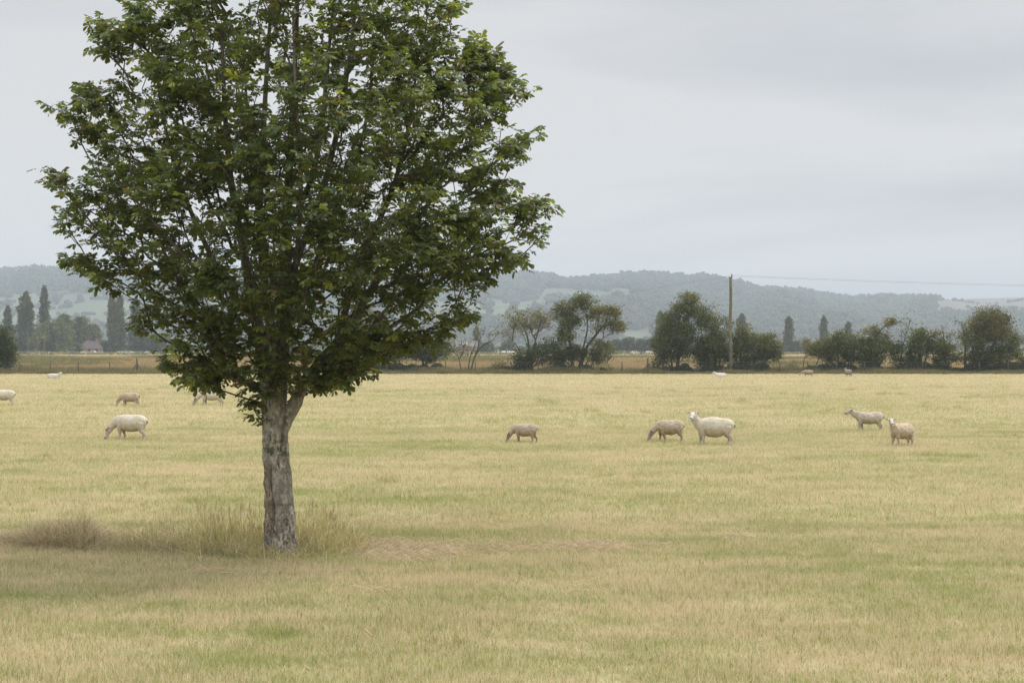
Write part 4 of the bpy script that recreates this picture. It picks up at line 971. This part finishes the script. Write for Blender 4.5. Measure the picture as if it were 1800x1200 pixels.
    ob = bpy.data.objects.new('sheep', me); sc.collection.objects.link(ob); tag(ob, label, 'sheep', group)
    ob.location = g; ob.rotation_euler = (0, 0, math.pi-yaw); ob.scale = (s*sx, s, s)
    for q in (-1, 1):
        e = Soup(); c0 = head[1]+sd*q*.062+upn*.02; e.tube([c0-hd*.011, c0-hd*.005, c0+hd*.005, c0+hd*.011], [.004, .011, .011, .004], 8)
        eo = e.obj('eye', M_eye, True); eo.parent = ob
    if not lying:
        for q, (fx, sw) in enumerate(((.285, legs[0]), (.285, legs[1]), (-.43, legs[2]), (-.43, legs[3]))):
            sy = .095*(-1 if q % 2 else 1); x0 = fx+sw
            h = Soup(); h.tube([(x0, sy, -.005), (x0+.005, sy, .03), (x0, sy, .045)], [.034, .03, .02], 8); ho = h.obj('hoof', M_hoof, True); ho.parent = ob
    return ob
CRM = (.73, .66, .53); TAN = (.56, .445, .325); TAN2 = (.58, .485, .365); PALE = (.62, .54, .43)
sheep('big cream shorn ewe grazing with head down, the largest sheep left of the tree trunk', 228, 774, .99, 'graze', CRM, fluffy=.45, legs=(.02, -.08, -.06, .05), yaw=.12, sx=.9)
sheep('tan lamb grazing, upper one directly above the big cream ewe on the left', 228, 715, .86, 'graze', TAN, fluffy=1.0, legs=(.03, -.02, .04, -.05), slim=.95, sx=.88)
sheep('cream ewe grazing, partly covered by the lowest left leaves of the foreground tree', 371, 713.5, 1.0, 'graze', CRM, (.5, .46, .43), fluffy=.5, legs=(.05, -.03, .0, -.06))
sheep('white sheep cut by the left edge of the photo, only its hindquarters visible', 5, 713, .98, 'graze', CRM, fluffy=.5, legs=(0, .1, -.02, .06))
sheep('white sheep lying down with head raised, far off left before the fence', 95, 665.5, 1.0, 'lie', (.74, .70, .62), (.75, .73, .7), yaw=math.pi)
sheep('small tan lamb grazing alone, nearest to the right of the tree trunk', 922, 779, .74, 'graze', TAN2, (.45, .38, .33), legs=(-.06, .03, .10, -.07), yaw=.15, slim=.97, sx=.85)
sheep('brownish lamb grazing with its nose in the grass, just left of the standing ewe', 1176, 777, .84, 'graze', TAN2, (.42, .36, .31), legs=(-.1, .06, .02, -.06), yaw=-.12, sx=.88)
sheep('tall pale ewe standing with head up, looking at the camera, beside a grazing lamb', 1253, 783, 1.0, 'look', CRM, (.80, .76, .73), fluffy=.45, legs=(-.02, .06, -.03, .03), headyaw=1.15, yaw=.05, slim=1.12)
sheep('pale lamb walking left with head up, behind the lamb that looks at the camera', 1526, 758, .84, 'walk', PALE, (.62, .57, .54), fluffy=.8, legs=(.10, -.10, .06, -.06), slim=.9)
sheep('tan lamb standing with dark ears, facing the camera, rightmost sheep', 1584, 785, .84, 'look', (.66, .54, .395), (.78, .75, .74), fluffy=1.0, legs=(-.03, .03, .02, -.05), headyaw=.95, yaw=-.62, sx=.92)
sheep('white sheep lying flat at the field edge, below the clump at the wooden pole', 1266, 663.5, .95, 'lie', (.78, .75, .7), (.78, .75, .7))
sheep('pinkish tan sheep grazing at the left end of the right-hand tree row', 1420, 662.5, .86, 'low', (.40, .33, .27), (.5, .42, .36))
sheep('small greyish sheep facing the camera in the shade of the right-hand tree row', 1491, 662.5, .92, 'look', (.33, .295, .26), (.40, .37, .35), yaw=1.25, headyaw=.3)

# ------------------------------------------------------------------ grass
def field_points(n, Y0, Y1, r, pad=3.5, margin=1.12):
    # uniform in area over the seen wedge
    Yq = np.sqrt(r.uniform(Y0**2, Y1**2, int(n))); x = r.uniform(-1, 1, int(n))*(Yq*900/F*margin+pad)
    return x, Yq
def tri_scl(s, r, n): return np.stack([s, s, s*r.uniform(.75, 1.3, n)], 1)
short = [blades(34, .17, .035, .095, .0055, .55, 2, seed=s).obj('tuft', M_blade, link=False) for s in range(8)]
r = np.random.default_rng(77)
zones = [(8.5, 22, 50000, 1.0), (22, 48, 56000, 1.35), (48, 100, 46000, 2.3), (100, EDGE, 26000, 3.2)]
PX = []; RT = []; SC = []; trunk_xy = T(492, 968)[:2]
for (Y0, Y1, n, s) in zones:
    x, Y = field_points(n, Y0, Y1, r); q = s*r.uniform(.7, 1.3, n)
    nzv = np.array([mnoise.noise(Vector((a*.9, b*.9, 5))) for a, b in zip(x, Y)])
    ok = (np.hypot(x-trunk_xy[0], Y-trunk_xy[1]) > .3)
    # flattened hay patches carry less standing grass
    hay = (((x-1.75*0-(730-900)/F*TY)/.85)**2+((Y-TY-.1)/.40)**2 < 1) | (((x-(1005-900)/F*TY)/.85)**2+((Y-TY-.3)/.25)**2 < 1)
    ok &= ~(hay & (r.uniform(0, 1, n) < .5))
    x, Y, q, nzv = x[ok], Y[ok], q[ok], nzv[ok]; m = len(x)
    PX.append(np.stack([x, Y, 0*x], 1)); RT.append(np.stack([r.normal(0, .06, m), r.normal(0, .06, m), r.uniform(0, 6.28, m)], 1))
    hz = np.minimum(q, 1.0+.25*s)*(1+.55*nzv); SC.append(np.stack([q, q, hz], 1))
PX, RT, SC = map(np.concatenate, (PX, RT, SC))
scatter('grass', short, PX, RT, SC, r.integers(0, 8, len(PX)))

def tallcol(r, n):
    c = np.array([(.46, .42, .19), (.66, .58, .36), (.32, .35, .12), (.80, .72, .50)])[r.integers(0, 4, n)]
    return c*np.exp(r.normal(0, .25, n))[:, None]
def browncol(r, n):
    c = np.array([(.38, .32, .20), (.48, .41, .27), (.27, .225, .14), (.66, .57, .40)])[r.integers(0, 4, n)]
    return c*np.exp(r.normal(0, .3, n))[:, None]
tall = [blades(34, .16, .14, .52, .0045, .45, 4, seed=50+s, colf=tallcol, seedhead=.07).obj('tuft', M_dry, link=False) for s in range(5)]
tall += [blades(60, .15, .12, .34, .0055, .8, 4, seed=60+s, colf=browncol, curl=.8).obj('tuft', M_dry, link=False) for s in range(3)]
def col_at(px): return np.interp(px, [-80, 20, 60, 85, 110, 140, 165, 200, 260, 300, 340, 400, 470, 540, 600, 640], [.15, .35, .7, 1.15, .5, 1.25, .55, .4, .55, .65, .8, 1.1, 1.0, .9, .8, .15])
n = 1250; px = r.uniform(-80, 640, n); dep = np.interp(px, [-80, 100, 300, 470, 640], [952, 955, 962, 966, 962])+r.normal(0, 1, n)*np.interp(px, [-80, 200, 330, 500, 640], [5, 6, 9, 11, 8])
g = np.array([gnd(a, b) for a, b in zip(px, dep)]); hsc = col_at(px)*r.uniform(.4, 1.2, n)*np.array([.85+.7*mnoise.noise(Vector((q*.055, 0, 0)))+.5*mnoise.noise(Vector((q*.16, 4, 0))) for q in px])*np.where((np.abs(px-492) < 55) & (dep > 964), .62, 1)*np.interp(dep, [950, 960, 985, 995], [1, 1, .75, .4])
ok = np.hypot(g[:, 0]-trunk_xy[0], g[:, 1]-trunk_xy[1]) > .2
brown = (px < 200) | ((px < 330) & (r.uniform(0, 1, n) < .6)) | (r.uniform(0, 1, n) < .12)
idx = np.where(brown, r.integers(5, 8, n), r.integers(0, 5, n)); hs = np.where(brown, hsc*1.25, hsc*1.12)
wsc = r.uniform(.85, 1.25, n)
scatter('long_grass', tall, g[ok], np.stack([r.normal(0, .1, n), r.normal(0, .1, n), r.uniform(0, 6.28, n)], 1)[ok], np.stack([wsc, wsc, hs], 1)[ok], idx[ok])

def tuftcol(r, n):
    c = np.array([(.24, .26, .08), (.32, .31, .12), (.42, .36, .19), (.30, .32, .10)])[r.integers(0, 4, n)]; return c*np.exp(r.normal(0, .15, n))[:, None]
tft = [blades(70, .16, .07, .17, .005, .7, 3, seed=120+s, colf=tuftcol).obj('tuft', M_dry, link=False) for s in range(4)]
x, Y = field_points(420, 11, 95, r); q = r.uniform(.7, 1.6, 420)*np.interp(Y, [11, 95], [.9, 1.6])
k_ = np.array([mnoise.noise(Vector((a*.35, b*.35, 11))) for a, b in zip(x, Y)]) > -.05; m = int(k_.sum())
scatter('coarse_tufts', tft, np.stack([x, Y, 0*x], 1)[k_], np.stack([r.normal(0, .1, m), r.normal(0, .1, m), r.uniform(0, 6.28, m)], 1), np.stack([q, q, q*r.uniform(.6, 1.1, 420)], 1)[k_], r.integers(0, 4, m))

# mown hay lying flat
def haycol(r, n):
    c = np.array([(.62, .51, .34), (.54, .44, .28), (.72, .60, .42), (.42, .34, .21)])[r.integers(0, 4, n)]; return c*np.exp(r.normal(0, .12, n))[:, None]
def hay():
    s = Soup(); r = np.random.default_rng(9)
    for (cx, cy, rx, ry, n) in ((665, 965, 60, 14, 1700), (700, 980, 80, 10, 900), (760, 970, 90, 10, 1300), (1040, 965, 60, 7, 1900), (940, 968, 90, 6, 350), (1290, 947, 40, 3, 110), (380, 1008, 60, 4, 110), (870, 968, 60, 8, 260), (1150, 962, 60, 4, 120), (660, 1040, 60, 3, 60)):
        q = r.normal(0, .45, (n, 2)); a = r.normal(0, .30, n)+r.choice([0, 0, .5, -.4], n); l = r.uniform(.08, .36, n)
        for i in range(n):
            p = gnd(cx+q[i, 0]*rx, cy+q[i, 1]*ry); d_ = np.array([math.cos(a[i]), math.sin(a[i]), 0]); nr = np.array([-d_[1], d_[0], 0]); z0 = abs(r.normal(0, .022))+.02; bz = r.normal(0, .02); cv = r.normal(0, .05)
            c = [p-d_*l[i]/2+[0, 0, z0*.6], p+nr*cv+[0, 0, z0+.01+abs(bz)], p+d_*l[i]/2+[0, 0, z0*.5]]
            w_ = nr*.0016+np.array([0, 0, .0016]); V = []
            for cc in c: V += [cc-w_, cc+w_]
            s.add(V, [[(0, 1, 3, 2), (2, 3, 5, 4)]], haycol(r, 1)[0])
    tag(s.obj('flattened_hay', M_dry), kind='stuff')
hay()
# two tall seed stalks close to the camera
def stalk(label, pts, Yb):
    P = np.array([at(px, py, Yb) for px, py in pts]); P[0, 2] = -.01
    root = empty('grass_stalk', (P[0, 0], Yb, 0)); tag(root, label, 'grass stalk', 'tall dry stalks in the foreground')
    t = np.linspace(0, len(P)-1, 18); Q = np.stack([np.interp(t, range(len(P)), P[:, k]) for k in range(3)], 1)
    for _ in range(4): Q[1:-1] = .25*Q[:-2]+.5*Q[1:-1]+.25*Q[2:]
    s = Soup(); s.tube(Q[:15], np.linspace(.0052, .0035, 15), 6, (.66, .58, .40)); under(s.obj('stem', M_dry, True), root)
    s = Soup(); s.tube(Q[13:], [.005, .010, .011, .007, .002], 6, (.62, .53, .36)); under(s.obj('seed_head', M_dry, True), root)
stalk('longer pale dry grass stalk arching up from the bottom edge, just right of the trunk', [(700, 1232), (684, 1190), (672, 1150), (655, 1118), (640, 1104)], gy(1232))
stalk('shorter pale dry grass stalk at the bottom edge, below the trunk', [(562, 1236), (556, 1205), (546, 1182), (537, 1168)], gy(1236))

# rank grass along the fence and in the meadow behind
def rankcol(r, n):
    c = np.array([(.20, .20, .095), (.27, .24, .12), (.38, .31, .175), (.16, .175, .075)])[r.integers(0, 4, n)]; return c*np.exp(r.normal(0, .15, n))[:, None]
def meadcol(r, n):
    c = np.array([(.42, .30, .17), (.36, .26, .14), (.30, .25, .12), (.47, .36, .22)])[r.integers(0, 4, n)]; return c*np.exp(r.normal(0, .12, n))[:, None]
def weedcol(r, n):
    c = np.array([(.14, .16, .06), (.19, .19, .08), (.28, .23, .12)])[r.integers(0, 3, n)]; return c*np.exp(r.normal(0, .15, n))[:, None]
rank = [blades(90, .45, .25, .62, .022, .45, 3, seed=80+s, colf=rankcol).obj('tuft', M_dry, link=False) for s in range(4)]
mead = [blades(110, .6, .45, .8, .03, .35, 3, seed=90+s, colf=meadcol).obj('tuft', M_dry, link=False) for s in range(4)]
weed = [blades(90, .6, .4, .95, .04, .5, 3, seed=95+s, colf=weedcol).obj('tuft', M_dry, link=False) for s in range(3)]
n = 9000; x = r.uniform(-62, 62, n); Y = EDGE+.6+r.uniform(0, 1, n)**1.3*8
hn = np.array([mnoise.fractal(Vector((a*.25, b*.3, 0)), 1, 2, 3) for a, b in zip(x, Y)]); q = r.uniform(.8, 1.3, n)
scatter('rank_grass', rank, np.stack([x, Y, 0*x], 1), np.stack([0*x, 0*x, r.uniform(0, 6.28, n)], 1), np.stack([q, q, q*(.95+1.1*hn)*np.interp(Y, [146, 148, 152], [.5, .95, 1.0])], 1), r.integers(0, 4, n))
n = 16000; x, Y = field_points(n, 153, 420, r, margin=1.2); nzv = np.array([mnoise.fractal(Vector((a*.03, b*.012, 2)), 1, 2, 4) for a, b in zip(x, Y)])
isw = (nzv+np.interp(Y, [180, 300], [-.35, .12])) > .0; q = r.uniform(.9, 1.6, n)*np.interp(Y, [150, 420], [1, 2.2])
scatter('meadow_grass', mead+weed, np.stack([x, Y, 0*x-.02], 1), np.stack([0*x, 0*x, r.uniform(0, 6.28, n)], 1), np.stack([q, q, r.uniform(.6, 1.1, n)], 1), np.where(isw, r.integers(4, 7, n), r.integers(0, 4, n)))
# dark low bramble under the hedge trees
segs = [(-80, 20, 1), (590, 800, 1.5), (860, 1080, 1.1), (1140, 1380, 1.1), (1405, 1560, 1.5), (1545, 1700, 1.7), (1690, 1850, 1.6)]
s = Soup()
for (a, b, hgt) in segs:
    n = int((b-a)*100); px = r.uniform(a, b, n); x = (px-900)/F*D; hh = hgt*np.clip(np.minimum(px-a, b-px)/25, .15, 1)*(.65+.8*np.array([mnoise.fractal(Vector((q*.5, 1, 0)), 1, 2, 3) for q in x]))
    Vv, Ff, Cc = leafcards(np.stack([x, D+r.uniform(-1.2, 2.0, n), np.clip(hh, .2, 2.6)*r.uniform(0, 1, n)], 1), .11, DK, r); s.add(Vv, Ff, Cc)
tag(s.obj('bramble', M_fol), kind='stuff')

# ------------------------------------------------------------------ haze
hz = Soup(); hz.box(-3700, 3700, -250, 3750, -1.1, 205)
ho = hz.obj('haze', None); hm = bpy.data.materials.new('haze'); hm.use_nodes = True; hn_ = hm.node_tree; hn_.nodes.clear()
pv = hn_.nodes.new('ShaderNodeVolumePrincipled'); pv.inputs['Color'].default_value = (0.67, 0.77, 0.90, 1); pv.inputs['Density'].default_value = 0.000255; pv.inputs['Anisotropy'].default_value = 0.1
mo = hn_.nodes.new('ShaderNodeOutputMaterial'); hn_.links.new(pv.outputs[0], mo.inputs['Volume']); ho.data.materials.append(hm); tag(ho, kind='stuff')
